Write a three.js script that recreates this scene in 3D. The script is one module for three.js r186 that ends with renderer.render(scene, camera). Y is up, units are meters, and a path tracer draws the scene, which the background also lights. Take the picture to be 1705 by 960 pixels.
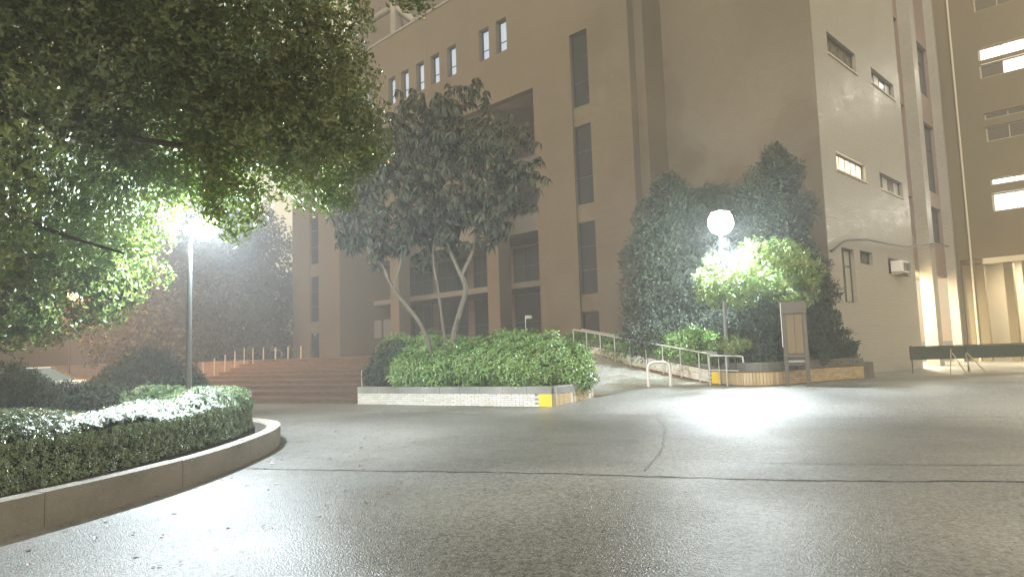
import * as THREE from 'three';
import { mergeGeometries, toCreasedNormals } from 'three/addons/utils/BufferGeometryUtils.js';
import { RoundedBoxGeometry } from 'three/addons/geometries/RoundedBoxGeometry.js';
import { RectAreaLightUniformsLib } from 'three/addons/lights/RectAreaLightUniformsLib.js';
RectAreaLightUniformsLib.init();

// ------------------------------------------------------------------ camera, sky, light, exposure
const scene = new THREE.Scene();
const camera = new THREE.PerspectiveCamera(46.4, 1024 / 576, 0.05, 900);
camera.position.set(0, 1.6, 0);
camera.rotation.set(0.08906, 0, -0.033, 'XYZ');
const renderer = new THREE.WebGLRenderer({ antialias: true });
renderer.toneMapping = THREE.LinearToneMapping;
renderer.toneMappingExposure = 5.8;
renderer.shadowMap.enabled = true;

function makeSky() {                                            // a humid city night: warm glow low down, dull brown overhead
  const W = 64, H = 128, d = new Float32Array(W * H * 4);
  for (let j = 0; j < H; j++) {
    const e = Math.max(0, Math.sin(((j + 0.5) / H - 0.5) * Math.PI)), g = Math.exp(-e * 5.5);
    const h = Math.exp(-e * 16), c = [0.165 + 0.05 * g - 0.01 * h, 0.148 + 0.025 * g - 0.055 * h, 0.099 + 0.005 * g - 0.05 * h];
    for (let i = 0; i < W; i++) d.set([...c, 1], (j * W + i) * 4);
  }
  const t = new THREE.DataTexture(d, W, H, THREE.RGBAFormat, THREE.FloatType);
  t.mapping = THREE.EquirectangularReflectionMapping; t.magFilter = THREE.LinearFilter; t.needsUpdate = true;
  return t;
}
scene.background = makeSky(); scene.environment = scene.background;
scene.backgroundIntensity = 1; scene.environmentIntensity = 1;
const frontFill = new THREE.DirectionalLight(0xfff0dc, 0.5);       // added soft front fill, standing for unseen lamps behind the camera
frontFill.position.set(-16, 26, 58); frontFill.castShadow = true; frontFill.shadow.radius = 60;
Object.assign(frontFill.shadow.camera, { left: -60, right: 60, top: 60, bottom: -60, near: 1, far: 200 });
scene.add(frontFill);
scene.fog = new THREE.FogExp2(0xeef2f5, 0.0048);
const LAMP_WHITE = 60, LAMP_RIGHT = 100;

// ------------------------------------------------------------------ helpers
const rng = (s) => () => { s = (s + 0x6d2b79f5) | 0; let t = Math.imul(s ^ (s >>> 15), 1 | s); t = (t + Math.imul(t ^ (t >>> 7), 61 | t)) ^ t; return ((t ^ (t >>> 14)) >>> 0) / 4294967296; };
const V = (x, y, z) => new THREE.Vector3(x, y, z);
const smooth = (a, b, x) => { const t = Math.min(1, Math.max(0, (x - a) / (b - a))); return t * t * (3 - 2 * t); };
const used = {};
const numbered = (n) => { const k = used[n] = (used[n] ?? -1) + 1; return k ? `${n}_${String(k).padStart(3, '0')}` : n; };
function tag(o, label, category, group) { o.userData.label = label; o.userData.category = category; if (group) o.userData.group = group; return o; }
function thing(name, label, category, pos = [0, 0, 0], turn = 0, group) {
  const o = new THREE.Group(); o.name = numbered(name); o.position.set(...pos); o.rotation.y = turn; scene.add(o);
  return tag(o, label, category, group);
}
function part(parent, name, geo, mat, kind) {
  const m = new THREE.Mesh(geo, mat); m.name = name; m.castShadow = m.receiveShadow = true;
  if (kind) m.userData.kind = kind;
  parent.add(m); return m;
}
function struct(name, geo, mat) { return part(scene, numbered(name), geo, mat, 'structure'); }
function planar(g, sc = 1) {                                     // uv in metres by the main direction of each face
  g = g.index ? g.toNonIndexed() : g; 
  if (!g.attributes.normal) g.computeVertexNormals();
  const p = g.attributes.position, n = p.count, uv = new Float32Array(n * 2), a = V(), b = V(), c = V();
  for (let i = 0; i < n; i += 3) {
    a.fromBufferAttribute(p, i); b.fromBufferAttribute(p, i + 1); c.fromBufferAttribute(p, i + 2);
    const nn = b.clone().sub(a).cross(c.clone().sub(a)), ax = Math.abs(nn.x), ay = Math.abs(nn.y), az = Math.abs(nn.z);
    [a, b, c].forEach((q, k) => {
      const [u, v] = ay >= ax && ay >= az ? [q.x, q.z] : ax > az ? [q.z, q.y] : [q.x, q.y];
      uv[(i + k) * 2] = u * sc; uv[(i + k) * 2 + 1] = v * sc;
    });
  }
  g.setAttribute('uv', new THREE.BufferAttribute(uv, 2)); return g;
}
const strip3 = (g) => { for (const k of Object.keys(g.attributes)) if (!['position', 'normal', 'uv'].includes(k)) g.deleteAttribute(k); return g; };
const merge = (list) => mergeGeometries(list.map((g) => strip3(g.index ? g.toNonIndexed() : g)));
const box = (w, h, d, x = 0, y = 0, z = 0) => planar(new THREE.BoxGeometry(w, h, d).translate(x, y, z));
const rbox = (w, h, d, r, x = 0, y = 0, z = 0) => planar(new RoundedBoxGeometry(w, h, d, 1, r).translate(x, y, z));
const slab = (x0, x1, y0, y1, z0, z1) => box(x1 - x0, y1 - y0, z1 - z0, (x0 + x1) / 2, (y0 + y1) / 2, (z0 + z1) / 2);
function tube(pts, r, seg = 8, n, closed = false) {
  const c = new THREE.CatmullRomCurve3(pts.map((p) => V(...p)), closed, 'catmullrom', 0.3);
  return new THREE.TubeGeometry(c, n ?? Math.max(8, pts.length * 6), r, seg, closed);
}
function rod(a, b, r, seg = 8, r2 = r) {
  const A = V(...a), B = V(...b), d = B.clone().sub(A), g = new THREE.CylinderGeometry(r2, r, d.length(), seg, 1);
  g.applyQuaternion(new THREE.Quaternion().setFromUnitVectors(V(0, 1, 0), d.normalize()));
  return g.translate((A.x + B.x) / 2, (A.y + B.y) / 2, (A.z + B.z) / 2);
}
function limb(pts, r0, r1, seg = 9, bump = 0.08, seed = 1) {     // a tapering, slightly knotty branch
  const c = new THREE.CatmullRomCurve3(pts.map((p) => V(...p))), n = pts.length * 7, g = new THREE.TubeGeometry(c, n, 1, seg, false), p = g.attributes.position, R = rng(seed);
  const ph = R() * 6, at = c.getSpacedPoints(n);
  for (let i = 0; i <= n; i++) {
    const ctr = at[i], t = i / n, r = r0 + (r1 - r0) * t;
    for (let j = 0; j <= seg; j++) {
      const k = i * (seg + 1) + j, q = V().fromBufferAttribute(p, k).sub(c.getPointAt(t));
      q.setLength(r * (1 + bump * Math.sin(t * 23 + ph + j * 1.9) + bump * 0.7 * Math.sin(t * 57 + j * 2.7)));
      p.setXYZ(k, ctr.x + q.x, ctr.y + q.y, ctr.z + q.z);
    }
  }
  g.computeVertexNormals(); return g;
}
// a profile [[offset, height] ...] carried along a path of [x, y, z]; positive offset is to the right of the direction of travel
function sweep(path, prof, closed = false) {
  const n = path.length, m = prof.length, P = [], idx = [], dirs = [];
  for (let i = 0; i < n; i++) {
    const a = path[closed ? (i - 1 + n) % n : Math.max(0, i - 1)], b = path[closed ? (i + 1) % n : Math.min(n - 1, i + 1)], l = Math.hypot(b[0] - a[0], b[2] - a[2]) || 1;
    dirs.push([-(b[2] - a[2]) / l, (b[0] - a[0]) / l]);
  }
  const V3 = (i, j) => { const [x, y, z] = path[i % n], [nx, nz] = dirs[i % n], [o, h] = prof[j % m]; return [x + nx * o, y + h, z + nz * o]; };
  for (let i = 0; i < (closed ? n : n - 1); i++) for (let j = 0; j < m; j++) {
    const a = V3(i, j), b = V3(i + 1, j), c = V3(i + 1, j + 1), d = V3(i, j + 1);
    P.push(...a, ...b, ...c, ...a, ...c, ...d);
  }
  if (!closed) for (let j = 1; j < m - 1; j++) { P.push(...V3(0, 0), ...V3(0, j), ...V3(0, j + 1)); P.push(...V3(n - 1, 0), ...V3(n - 1, j + 1), ...V3(n - 1, j)); }
  const g = new THREE.BufferGeometry(); g.setAttribute('position', new THREE.Float32BufferAttribute(P, 3)); g.computeVertexNormals();
  return planar(g);
}
const curve = (pts, n, closed = false) => new THREE.CatmullRomCurve3(pts.map((p) => V(...p)), closed, 'centripetal').getSpacedPoints(n).map((p) => [p.x, p.y, p.z]);
function sheet(poly, y, depth = 0) {                              // a horizontal slab of outline [[x, z] ...] with its top at y
  const s = new THREE.Shape(poly.map(([x, z]) => new THREE.Vector2(x, -z)));
  const g = depth ? new THREE.ExtrudeGeometry(s, { depth, bevelEnabled: false }).translate(0, 0, -depth) : new THREE.ShapeGeometry(s);
  return planar(g.rotateX(-Math.PI / 2).translate(0, y, 0));
}
// a wall in the xy plane, front face at z = 0, with openings [x0, x1, y0, y1]
function wallWith(outline, holes, th) {
  const s = new THREE.Shape(outline.map(([x, y]) => new THREE.Vector2(x, y)));
  for (const [x0, x1, y0, y1] of holes) s.holes.push(new THREE.Path([[x0, y0], [x1, y0], [x1, y1], [x0, y1]].map(([x, y]) => new THREE.Vector2(x, y))));
  return planar(new THREE.ExtrudeGeometry(s, { depth: th, bevelEnabled: false }).translate(0, 0, -th));
}

// ------------------------------------------------------------------ textures
function lattice(n, seed) { const R = rng(seed), a = new Float32Array(n * n); for (let i = 0; i < a.length; i++) a[i] = R(); return a; }
function noiseMap(N, base, oct, seed, gain = 0.5) {               // tileable value noise, 0..1
  const out = new Float32Array(N * N); let amp = 1, tot = 0;
  for (let o = 0, n = base; o < oct && n <= N; o++, n *= 2, amp *= gain) {
    const L = lattice(n, seed + o * 17); tot += amp;
    for (let y = 0; y < N; y++) {
      const fy = y / N * n, y0 = Math.floor(fy), ty = fy - y0, sy = ty * ty * (3 - 2 * ty), r0 = (y0 % n) * n, r1 = ((y0 + 1) % n) * n;
      for (let x = 0; x < N; x++) {
        const fx = x / N * n, x0 = Math.floor(fx), tx = fx - x0, sx = tx * tx * (3 - 2 * tx), a = x0 % n, b = (x0 + 1) % n;
        out[y * N + x] += amp * ((L[r0 + a] * (1 - sx) + L[r0 + b] * sx) * (1 - sy) + (L[r1 + a] * (1 - sx) + L[r1 + b] * sx) * sy);
      }
    }
  }
  for (let i = 0; i < out.length; i++) out[i] /= tot;
  return out;
}
function tex(N, f, metres, srgb = false, M = N) {
  const d = new Uint8Array(N * M * 4);
  for (let y = 0; y < M; y++) for (let x = 0; x < N; x++) { const c = f(x, y, y * N + x), i = (y * N + x) * 4; for (let k = 0; k < 3; k++) d[i + k] = Math.max(0, Math.min(255, (c.length ? c[k] : c) * 255)); d[i + 3] = 255; }
  const t = new THREE.DataTexture(d, N, M); t.wrapS = t.wrapT = THREE.RepeatWrapping; t.magFilter = THREE.LinearFilter; t.minFilter = THREE.LinearMipmapLinearFilter; t.generateMipmaps = true;
  t.repeat.set(1 / metres, 1 / metres * N / M); if (srgb) t.colorSpace = THREE.SRGBColorSpace; t.needsUpdate = true; return t;
}
const nA = noiseMap(512, 4, 7, 11), nB = noiseMap(512, 8, 6, 71), nF = noiseMap(512, 128, 3, 5, 0.8), nG = noiseMap(1024, 256, 3, 9, 0.9), nW = noiseMap(1024, 3, 6, 33);
const roadTone = tex(1024, (x, y, i) => { const s = nW[i], g = nG[i]; const v = 0.68 + 1.25 * (g - 0.5) + 0.5 * (s - 0.5); return [v, v * 0.985, v * 0.96]; }, 7.3);
const nR = noiseMap(1024, 300, 2, 19, 0.8);
const roadGrain = tex(1024, (x, y, i) => nR[i], 2.9);
const roadWet = tex(1024, (x, y, i) => { const s = smooth(0.3, 0.7, nW[i]); return [1, 0.33 + 0.24 * s + 0.2 * (nG[i] - 0.5), 1]; }, 9.1);
const plasterTone = tex(512, (x, y, i) => { const v = 0.86 + 0.22 * (nA[i] - 0.5) + 0.10 * (nB[((y >> 3) * 512 + x)] - 0.5); return [v, v, v]; }, 6.7);
const stainTone = tex(512, (x, y, i) => { const v = 0.82 + 0.7 * (nA[i] - 0.5) + 0.35 * (nF[i] - 0.5); return [v, v, v]; }, 2.3);
const grainBump = tex(512, (x, y, i) => nF[i], 1.3);
const tileLook = (nx, ny, joint, seed) => { const R = lattice(64, seed); return (x, y, N) => { const fx = x / N * nx, fy = y / N * ny, row = Math.floor(fy), tx = (fx + (row % 2) * 0.5) % nx, jx = tx % 1, jy = fy % 1; return { t: R[(row % 64) * 64 + Math.floor(tx) % 64], j: Math.min(jx, 1 - jx) * (ny / nx) < joint || Math.min(jy, 1 - jy) < joint }; }; };
const mosaic = tileLook(16, 40, 0.09, 3);
const mosaicTone = tex(1024, (x, y, i) => { const m = mosaic(x, y, 1024), v = m.j ? 0.66 : 0.88 + 0.14 * (m.t - 0.5) + 0.10 * (nW[i] - 0.5); return [v, v, v]; }, 3.6);
const mosaicBump = tex(1024, (x, y, i) => { const m = mosaic(x, y, 1024); return m.j ? 0.2 : 0.75 + 0.25 * m.t; }, 3.6);
const mosaicGloss = tex(1024, (x, y, i) => { const m = mosaic(x, y, 1024); return [1, m.j ? 0.85 : 0.36 + 0.20 * m.t + 0.25 * (nW[i] - 0.4), 1]; }, 3.6);
const panelLook = tileLook(48, 96, 0.05, 14);
const facadeTone = tex(1024, (x, y, i) => { const m = panelLook(x, y, 1024), st = nA[((y >> 4) % 512) * 512 + (x >> 1)] - 0.5, v = (m.j ? 0.74 : 0.90 + 0.07 * (m.t - 0.5)) + 0.30 * (nW[i] - 0.5) + 0.16 * st; return [v, v, v * (1 - 0.1 * (nW[i] - 0.5))]; }, 12);
const paver = tileLook(8, 16, 0.06, 8);
const paverTone = tex(512, (x, y, i) => { const m = paver(x, y, 512), v = m.j ? 0.5 : 0.80 + 0.34 * (m.t - 0.5) + 0.25 * (nA[i] - 0.5); return [v, v, v]; }, 1.76);
const paverBump = tex(512, (x, y, i) => (paver(x, y, 512).j ? 0.1 : 0.8 + 0.2 * nF[i]), 1.76);
const barkTone = tex(256, (x, y) => { const i = ((y << 0) % 512) * 512 + x * 2, v = 0.55 + 0.9 * (nA[(y * 512 + x) % 262144] - 0.5) + 0.4 * (nF[i % 262144] - 0.5); return [v, v, v * 0.97]; }, 0.6);

const S = (o) => new THREE.MeshStandardMaterial(o), C = (r, g, b) => new THREE.Color().setRGB(r, g, b);
const M = {
  road: S({ color: C(0.25, 0.251, 0.248), map: roadTone, roughness: 1, roughnessMap: roadWet, bumpMap: roadGrain, bumpScale: 0.006, vertexColors: true }),
  joint: S({ color: C(0.018, 0.018, 0.017), roughness: 0.7 }),
  jointPale: S({ color: C(0.085, 0.083, 0.078), roughness: 0.5 }),
  stain: S({ color: C(0.075, 0.072, 0.066), map: roadTone, roughness: 0.5, bumpMap: roadGrain, bumpScale: 0.012 }),
  paint: S({ color: C(0.62, 0.62, 0.58), map: plasterTone, roughness: 0.5 }),
  concrete: S({ color: C(0.27, 0.265, 0.245), map: stainTone, roughness: 0.62, bumpMap: grainBump, bumpScale: 0.002 }),
  balcony: S({ color: C(0.17, 0.155, 0.135), map: plasterTone, roughness: 0.7 }),
  kerb: S({ color: C(0.25, 0.225, 0.19), map: stainTone, roughness: 0.75, bumpMap: grainBump, bumpScale: 0.003 }),
  capDark: S({ color: C(0.12, 0.115, 0.10), map: stainTone, roughness: 0.55, bumpMap: grainBump, bumpScale: 0.002 }),
  soil: S({ color: C(0.035, 0.028, 0.02), map: plasterTone, roughness: 0.95, bumpMap: grainBump, bumpScale: 0.02 }),
  stair: S({ color: C(0.125, 0.084, 0.055), map: paverTone, roughness: 0.92, bumpMap: paverBump, bumpScale: 0.003 }),
  plaza: S({ color: C(0.22, 0.15, 0.11), map: paverTone, roughness: 0.65, bumpMap: paverBump, bumpScale: 0.003 }),
  ramp: S({ color: C(0.36, 0.36, 0.33), map: roadTone, roughness: 0.55, bumpMap: grainBump, bumpScale: 0.002 }),
  rampEdge: S({ color: C(0.30, 0.21, 0.14), map: paverTone, roughness: 0.6, bumpMap: paverBump, bumpScale: 0.002 }),
  brown: S({ color: C(0.138, 0.114, 0.078), map: facadeTone, roughness: 0.62, bumpMap: mosaicBump, bumpScale: 0.002 }),
  cream: S({ color: C(0.37, 0.35, 0.30), map: mosaicTone, roughness: 1, roughnessMap: mosaicGloss, bumpMap: mosaicBump, bumpScale: 0.003 }),
  ochre: S({ color: C(0.17, 0.13, 0.06), map: facadeTone, roughness: 0.6, bumpMap: mosaicBump, bumpScale: 0.002 }),
  recess: S({ color: C(0.13, 0.105, 0.085), map: mosaicTone, roughness: 0.6 }),
  pink: S({ color: C(0.27, 0.195, 0.155), map: mosaicTone, roughness: 0.55, bumpMap: mosaicBump, bumpScale: 0.002 }),
  creamPlain: S({ color: C(0.58, 0.52, 0.40), map: plasterTone, roughness: 0.7 }),
  roomDark: S({ color: C(0.09, 0.085, 0.08), roughness: 0.9 }),
  glass: new THREE.MeshPhysicalMaterial({ color: C(0.022, 0.027, 0.028), roughness: 0.15, specularIntensity: 0.45 }),
  glassGreen: new THREE.MeshPhysicalMaterial({ color: C(0.018, 0.028, 0.025), roughness: 0.15, specularIntensity: 0.4 }),
  frame: S({ color: C(0.055, 0.06, 0.065), roughness: 0.45, metalness: 0.4 }),
  framePale: S({ color: C(0.42, 0.37, 0.28), roughness: 0.5 }),
  white: S({ color: C(0.72, 0.72, 0.70), roughness: 0.4 }),
  steel: S({ color: C(0.46, 0.45, 0.43), roughness: 0.32, metalness: 0.35 }),
  bright: S({ color: C(0.78, 0.78, 0.76), roughness: 0.25, metalness: 0.6 }),
  pole: S({ color: C(0.16, 0.165, 0.17), roughness: 0.45, metalness: 0.5 }),
  poleBrown: S({ color: C(0.12, 0.09, 0.08), roughness: 0.5, metalness: 0.3 }),
  yellow: S({ color: C(0.72, 0.52, 0.03), map: plasterTone, roughness: 0.5 }),
  grout: S({ color: C(0.14, 0.11, 0.08), roughness: 0.9 }),
  groutPale: S({ color: C(0.25, 0.235, 0.21), roughness: 0.9 }),
  bark: S({ color: C(0.21, 0.18, 0.135), map: barkTone, roughness: 0.85, bumpMap: barkTone, bumpScale: 0.012 }),
  barkDark: S({ color: C(0.10, 0.085, 0.07), map: barkTone, roughness: 0.9, bumpMap: barkTone, bumpScale: 0.012 }),
  wood: S({ color: C(0.15, 0.105, 0.05), map: plasterTone, roughness: 0.5 }),
  boardFrame: S({ color: C(0.085, 0.078, 0.066), roughness: 0.4, metalness: 0.4 }),
  paper: S({ color: C(0.11, 0.115, 0.11), roughness: 0.8 }),
  rubber: S({ color: C(0.02, 0.02, 0.02), roughness: 0.8 }),
  carPaint: new THREE.MeshPhysicalMaterial({ color: C(0.75, 0.75, 0.74), roughness: 0.35, clearcoat: 1, clearcoatRoughness: 0.08 }),
  banner: S({ color: C(0.05, 0.065, 0.045), map: plasterTone, roughness: 0.6 }),
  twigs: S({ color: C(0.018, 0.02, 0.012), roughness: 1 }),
};
const whiteTiles = [[0.74, 0.72, 0.66], [0.70, 0.68, 0.61], [0.66, 0.63, 0.56], [0.77, 0.76, 0.71]].map((c) => S({ color: C(...c), map: plasterTone, roughness: 0.4 }));
const tanTiles = [[0.50, 0.38, 0.22], [0.46, 0.34, 0.19], [0.54, 0.42, 0.26], [0.42, 0.31, 0.18]].map((c) => S({ color: C(...c), map: plasterTone, roughness: 0.5 }));
const leafMat = (r, g, b, rough = 0.38, tr = 0.3, coat = 0.3) => new THREE.MeshPhysicalMaterial({ color: C(r, g, b), roughness: rough, transmission: tr, thickness: 0, side: THREE.DoubleSide, specularIntensity: 1, clearcoat: coat, clearcoatRoughness: 0.22 });
const glow = (c, s) => S({ color: C(0.8, 0.8, 0.8), emissive: c, emissiveIntensity: s, roughness: 0.4 });

// ------------------------------------------------------------------ the lie of the land
const A0 = [0.88, 0.475], N0 = [0.475, -0.88];                    // along the planter front, and back from it
const rel = (x, z, ox, oz) => [(x - ox) * A0[0] + (z - oz) * A0[1], (x - ox) * N0[0] + (z - oz) * N0[1]];
function land(x, z) {
  const [u, s] = rel(x, z, 1.8, -15.9);
  const rise = (0.5 * smooth(-0.6, 4.2, s) + 0.5 * Math.min(1, Math.max(0, (s + 0.4) / 4.4))) * smooth(-2.6, 0.6, u) * 0.37;
  const fall = smooth(5.5, 14, s) * smooth(3.5, 8, u) * 0.33;
  return rise - fall * smooth(-2.6, 0.6, u) + 0.02 * Math.sin(x * 0.31 + z * 0.17) * smooth(3, 9, Math.hypot(x, z)) * smooth(60, 30, Math.hypot(x, z));
}
{
  const axis = (fine0, fine1, step, far0, far1) => { const a = []; for (let v = fine0; v <= fine1 + 1e-6; v += step) a.push(v); let d = step; for (let v = fine1; v < far1;) { d *= 1.5; v += d; a.push(v); } d = step; for (let v = fine0; v > far0;) { d *= 1.5; v -= d; a.unshift(v); } return a; };
  const xs = axis(-18, 24, 0.3, -110, 110), zs = axis(-34, 4, 0.3, -130, 40), P = [], uv = [], col = [], idx = [];
  const patch = (x, z) => {                                        // repaired strips and worn areas of the surface
    const [u, s] = rel(x, z, 1.8, -15.9); let k = 1;
    if (s > 0 && u > -2) k *= 1.10;
    if (s < 0 && z < -9.2 - 0.0 && x < 2.3 + (z + 12) * -0.28) k *= 0.84;
    k *= 0.92 + 0.24 * Math.sin(x * 0.9 + Math.sin(z * 0.7) * 1.3) * Math.sin(z * 0.55 + x * 0.2);
    return k;
  };
  for (const z of zs) for (const x of xs) { P.push(x, land(x, z), z); uv.push(x, z); const k = patch(x, z); col.push(k, k, k * 0.98); }
  const w = xs.length;
  for (let j = 0; j < zs.length - 1; j++) for (let i = 0; i < w - 1; i++) { const a = j * w + i; idx.push(a, a + w, a + 1, a + 1, a + w, a + w + 1); }
  const g = new THREE.BufferGeometry(); g.setAttribute('position', new THREE.Float32BufferAttribute(P, 3)); g.setAttribute('uv', new THREE.Float32BufferAttribute(uv, 2)); g.setAttribute('color', new THREE.Float32BufferAttribute(col, 3)); g.setIndex(idx); g.computeVertexNormals();
  struct('road', g, M.road);
}
function crack(pts, w, mat, seed, wob = 0.02) {                    // a joint in the asphalt: a narrow ragged ribbon 4 mm above the road
  const c = curve(pts.map(([x, z]) => [x, 0, z]), 90), R = rng(seed), P = [], idx = [];
  c.forEach(([x, , z], i) => {
    const b = c[Math.min(c.length - 1, i + 1)], a = c[Math.max(0, i - 1)], l = Math.hypot(b[0] - a[0], b[2] - a[2]), nx = -(b[2] - a[2]) / l, nz = (b[0] - a[0]) / l, o = (R() - 0.5) * wob, h = w * (0.35 + 0.65 * R());
    for (const s of [-1, 1]) { const px = x + nx * (o + s * h), pz = z + nz * (o + s * h); P.push(px, land(px, pz) + 0.005, pz); }
    if (i) { const k = i * 2; idx.push(k - 2, k, k - 1, k - 1, k, k + 1); }
  });
  const g = new THREE.BufferGeometry(); g.setAttribute('position', new THREE.Float32BufferAttribute(P, 3)); g.setIndex(idx); g.computeVertexNormals();
  struct('road_joint', g, mat);
}
crack([[-4.1, -9.95], [-2, -9.45], [0.29, -8.89], [2.39, -8.12], [3.62, -7.74], [5.39, -7.34], [9, -6.4]], 0.026, M.joint, 4, 0.05);
crack([[1.76, -15.95], [3.5, -14.95], [5.37, -13.86], [9.17, -12.35], [14, -10.2]], 0.016, M.jointPale, 5);
crack([[3.07, -14.9], [2.86, -13.2], [2.52, -11.8], [2.25, -10.6], [1.8, -9.3], [1.6, -8.75]], 0.014, M.jointPale, 6, 0.05);
crack([[2.5, -9.3], [4.6, -8.6], [7.5, -7.9], [11, -7.0]], 0.016, M.jointPale, 7, 0.03);
for (const [i, [x, z, l]] of [[-3.84, -18.34, 0.5], [-2.56, -18.1, 0.42], [-1.54, -17.54, 0.25], [-1.1, -17.3, 0.45], [-3.0, -18.2, 0.2]].entries()) {
  const g = new THREE.PlaneGeometry(l, 0.07, 5, 1).rotateX(-Math.PI / 2), p = g.attributes.position, R = rng(40 + i);
  for (let k = 0; k < p.count; k++) { p.setX(k, p.getX(k) + (R() - 0.5) * 0.04); p.setZ(k, p.getZ(k) + (R() - 0.5) * 0.03); }
  g.rotateY(-0.2).translate(x, land(x, z) + 0.006, z); struct('road_marking', g, M.paint);
}

// ------------------------------------------------------------------ foliage
function leafGeo(l, w, fold = 0.25, droop = 0.15) {                // one folded leaf of two halves along -y.. tip at +x
  const P = [], pt = (t, s) => [l * t, fold * w * Math.abs(s) - droop * l * t * t, s * w * 0.5 * Math.sin(Math.PI * Math.min(1, t * 0.92 + 0.06)) ];
  for (const s of [-1, 1]) { const a = pt(0, 0), b = pt(0.45, s), c = pt(1, 0), q = pt(0.5, 0); const tri = s > 0 ? [a, b, q, q, b, c] : [a, q, b, q, c, b]; P.push(...tri.flat()); }
  const g = new THREE.BufferGeometry(); g.setAttribute('position', new THREE.Float32BufferAttribute(P, 3)); g.computeVertexNormals(); return g;
}
function sprig(n, l, w, spread, seed, droop = 0.2, fold = 0.25, lift = 0.9) {  // a twig end with n leaves around it, growing along +y
  const R = rng(seed), out = [];
  for (let i = 0; i < n; i++) {
    const g = leafGeo(l * (0.7 + 0.5 * R()), w * (0.75 + 0.4 * R()), fold, droop);
    g.rotateX((R() - 0.5) * lift).rotateZ(0.22 * lift + R() * lift - droop).rotateY(i * 2.4 + R()).translate((R() - 0.5) * spread, (i / n) * spread, (R() - 0.5) * spread);
    out.push(g);
  }
  return mergeGeometries(out);
}
function umbrella(n, l, w, seed) {                                 // a whorl of long hanging leaflets
  const R = rng(seed), out = [];
  for (let i = 0; i < n; i++) out.push(leafGeo(l * (0.75 + 0.4 * R()), w * (0.8 + 0.3 * R()), 0.2, 0.55).rotateX((R() - 0.5) * 0.4).rotateZ(-0.15 - R() * 0.75).rotateY(i / n * 6.283 + (R() - 0.5) * 0.5));
  return mergeGeometries(out);
}
const mat4 = new THREE.Matrix4(), quat = new THREE.Quaternion(), UPV = V(0, 1, 0);
function put(list, name, parent, geo, mat) {                       // list of {p, dir, s, c}
  const im = new THREE.InstancedMesh(geo, mat, list.length); im.name = name; im.userData.kind = 'stuff'; im.castShadow = im.receiveShadow = true;
  const q2 = new THREE.Quaternion();
  list.forEach((e, i) => {
    quat.setFromUnitVectors(UPV, e.dir); q2.setFromAxisAngle(e.dir, e.turn); quat.premultiply(q2);
    im.setMatrixAt(i, mat4.compose(e.p, quat, V(e.s, e.s, e.s))); im.setColorAt(i, e.c);
  });
  parent.add(im); return im;
}
const tint = (R, k = 0.35, warm = 0.25) => { const v = 1 - k / 2 + k * R(), w = (R() - 0.4) * warm; return C(v * (1 + w), v, v * (1 - w * 0.6)); };
// leaves through a set of balls [x, y, z, r], given relative to the plant; thicker towards their skins, broken up by noise
function crownPoints(balls, perM2, seed, { flat = 1, hole = 0.3, up = 0.35, s0 = 0.75, s1 = 1.3, warm = 0.25, inner = 0.55 } = {}) {
  const R = rng(seed), out = [];
  for (const [x, y, z, r] of balls) {
    const n = Math.round(perM2 * 12.57 * r * r), f1 = 2.2 / Math.max(0.4, r), ph = R() * 9;
    for (let i = 0; i < n; i++) {
      const a = R() * 6.2832, cz = R() * 2 - 1, sz = Math.sqrt(1 - cz * cz), d = V(Math.cos(a) * sz, cz, Math.sin(a) * sz);
      const lump = 0.5 + 0.5 * Math.sin(d.x * 3.1 + ph + 2 * Math.sin(d.y * 2.7 + ph * 2)) * Math.sin(d.z * 3.7 + ph * 3 + 2 * d.y);
      if (R() < hole * (1 - lump) * 1.6) continue;
      const rr = r * (inner + (1.12 - inner) * Math.pow(R(), 0.6)) * (0.84 + 0.26 * lump);
      out.push({ p: V(x + d.x * rr, y + d.y * rr * flat, z + d.z * rr), dir: d.clone().add(V((R() - 0.5) * 1.1, up + (R() - 0.5) * 0.9, (R() - 0.5) * 1.1)).normalize(), turn: R() * 6.28, s: s0 + (s1 - s0) * R(), c: tint(R, 0.4, warm) });
    }
  }
  return out;
}
function makeTree(name, label, category, base, limbs, balls, geo, mat, perM2, seed, barkMat, opt = {}, group) {
  const t = thing(name, label, category, base, 0, group), rl = (p) => [p[0] - base[0], p[1] - base[1], p[2] - base[2]];
  limbs.forEach(([pts, r0, r1], i) => part(t, opt.stemName ? opt.stemName : i ? 'limb' : 'trunk', limb(pts.map(rl), r0, r1, 9, 0.07, seed + i), barkMat));
  put(crownPoints(balls.map(([x, y, z, r]) => [...rl([x, y, z]), r]), perM2, seed, opt), 'crown', t, geo, mat);
  return t;
}
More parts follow.
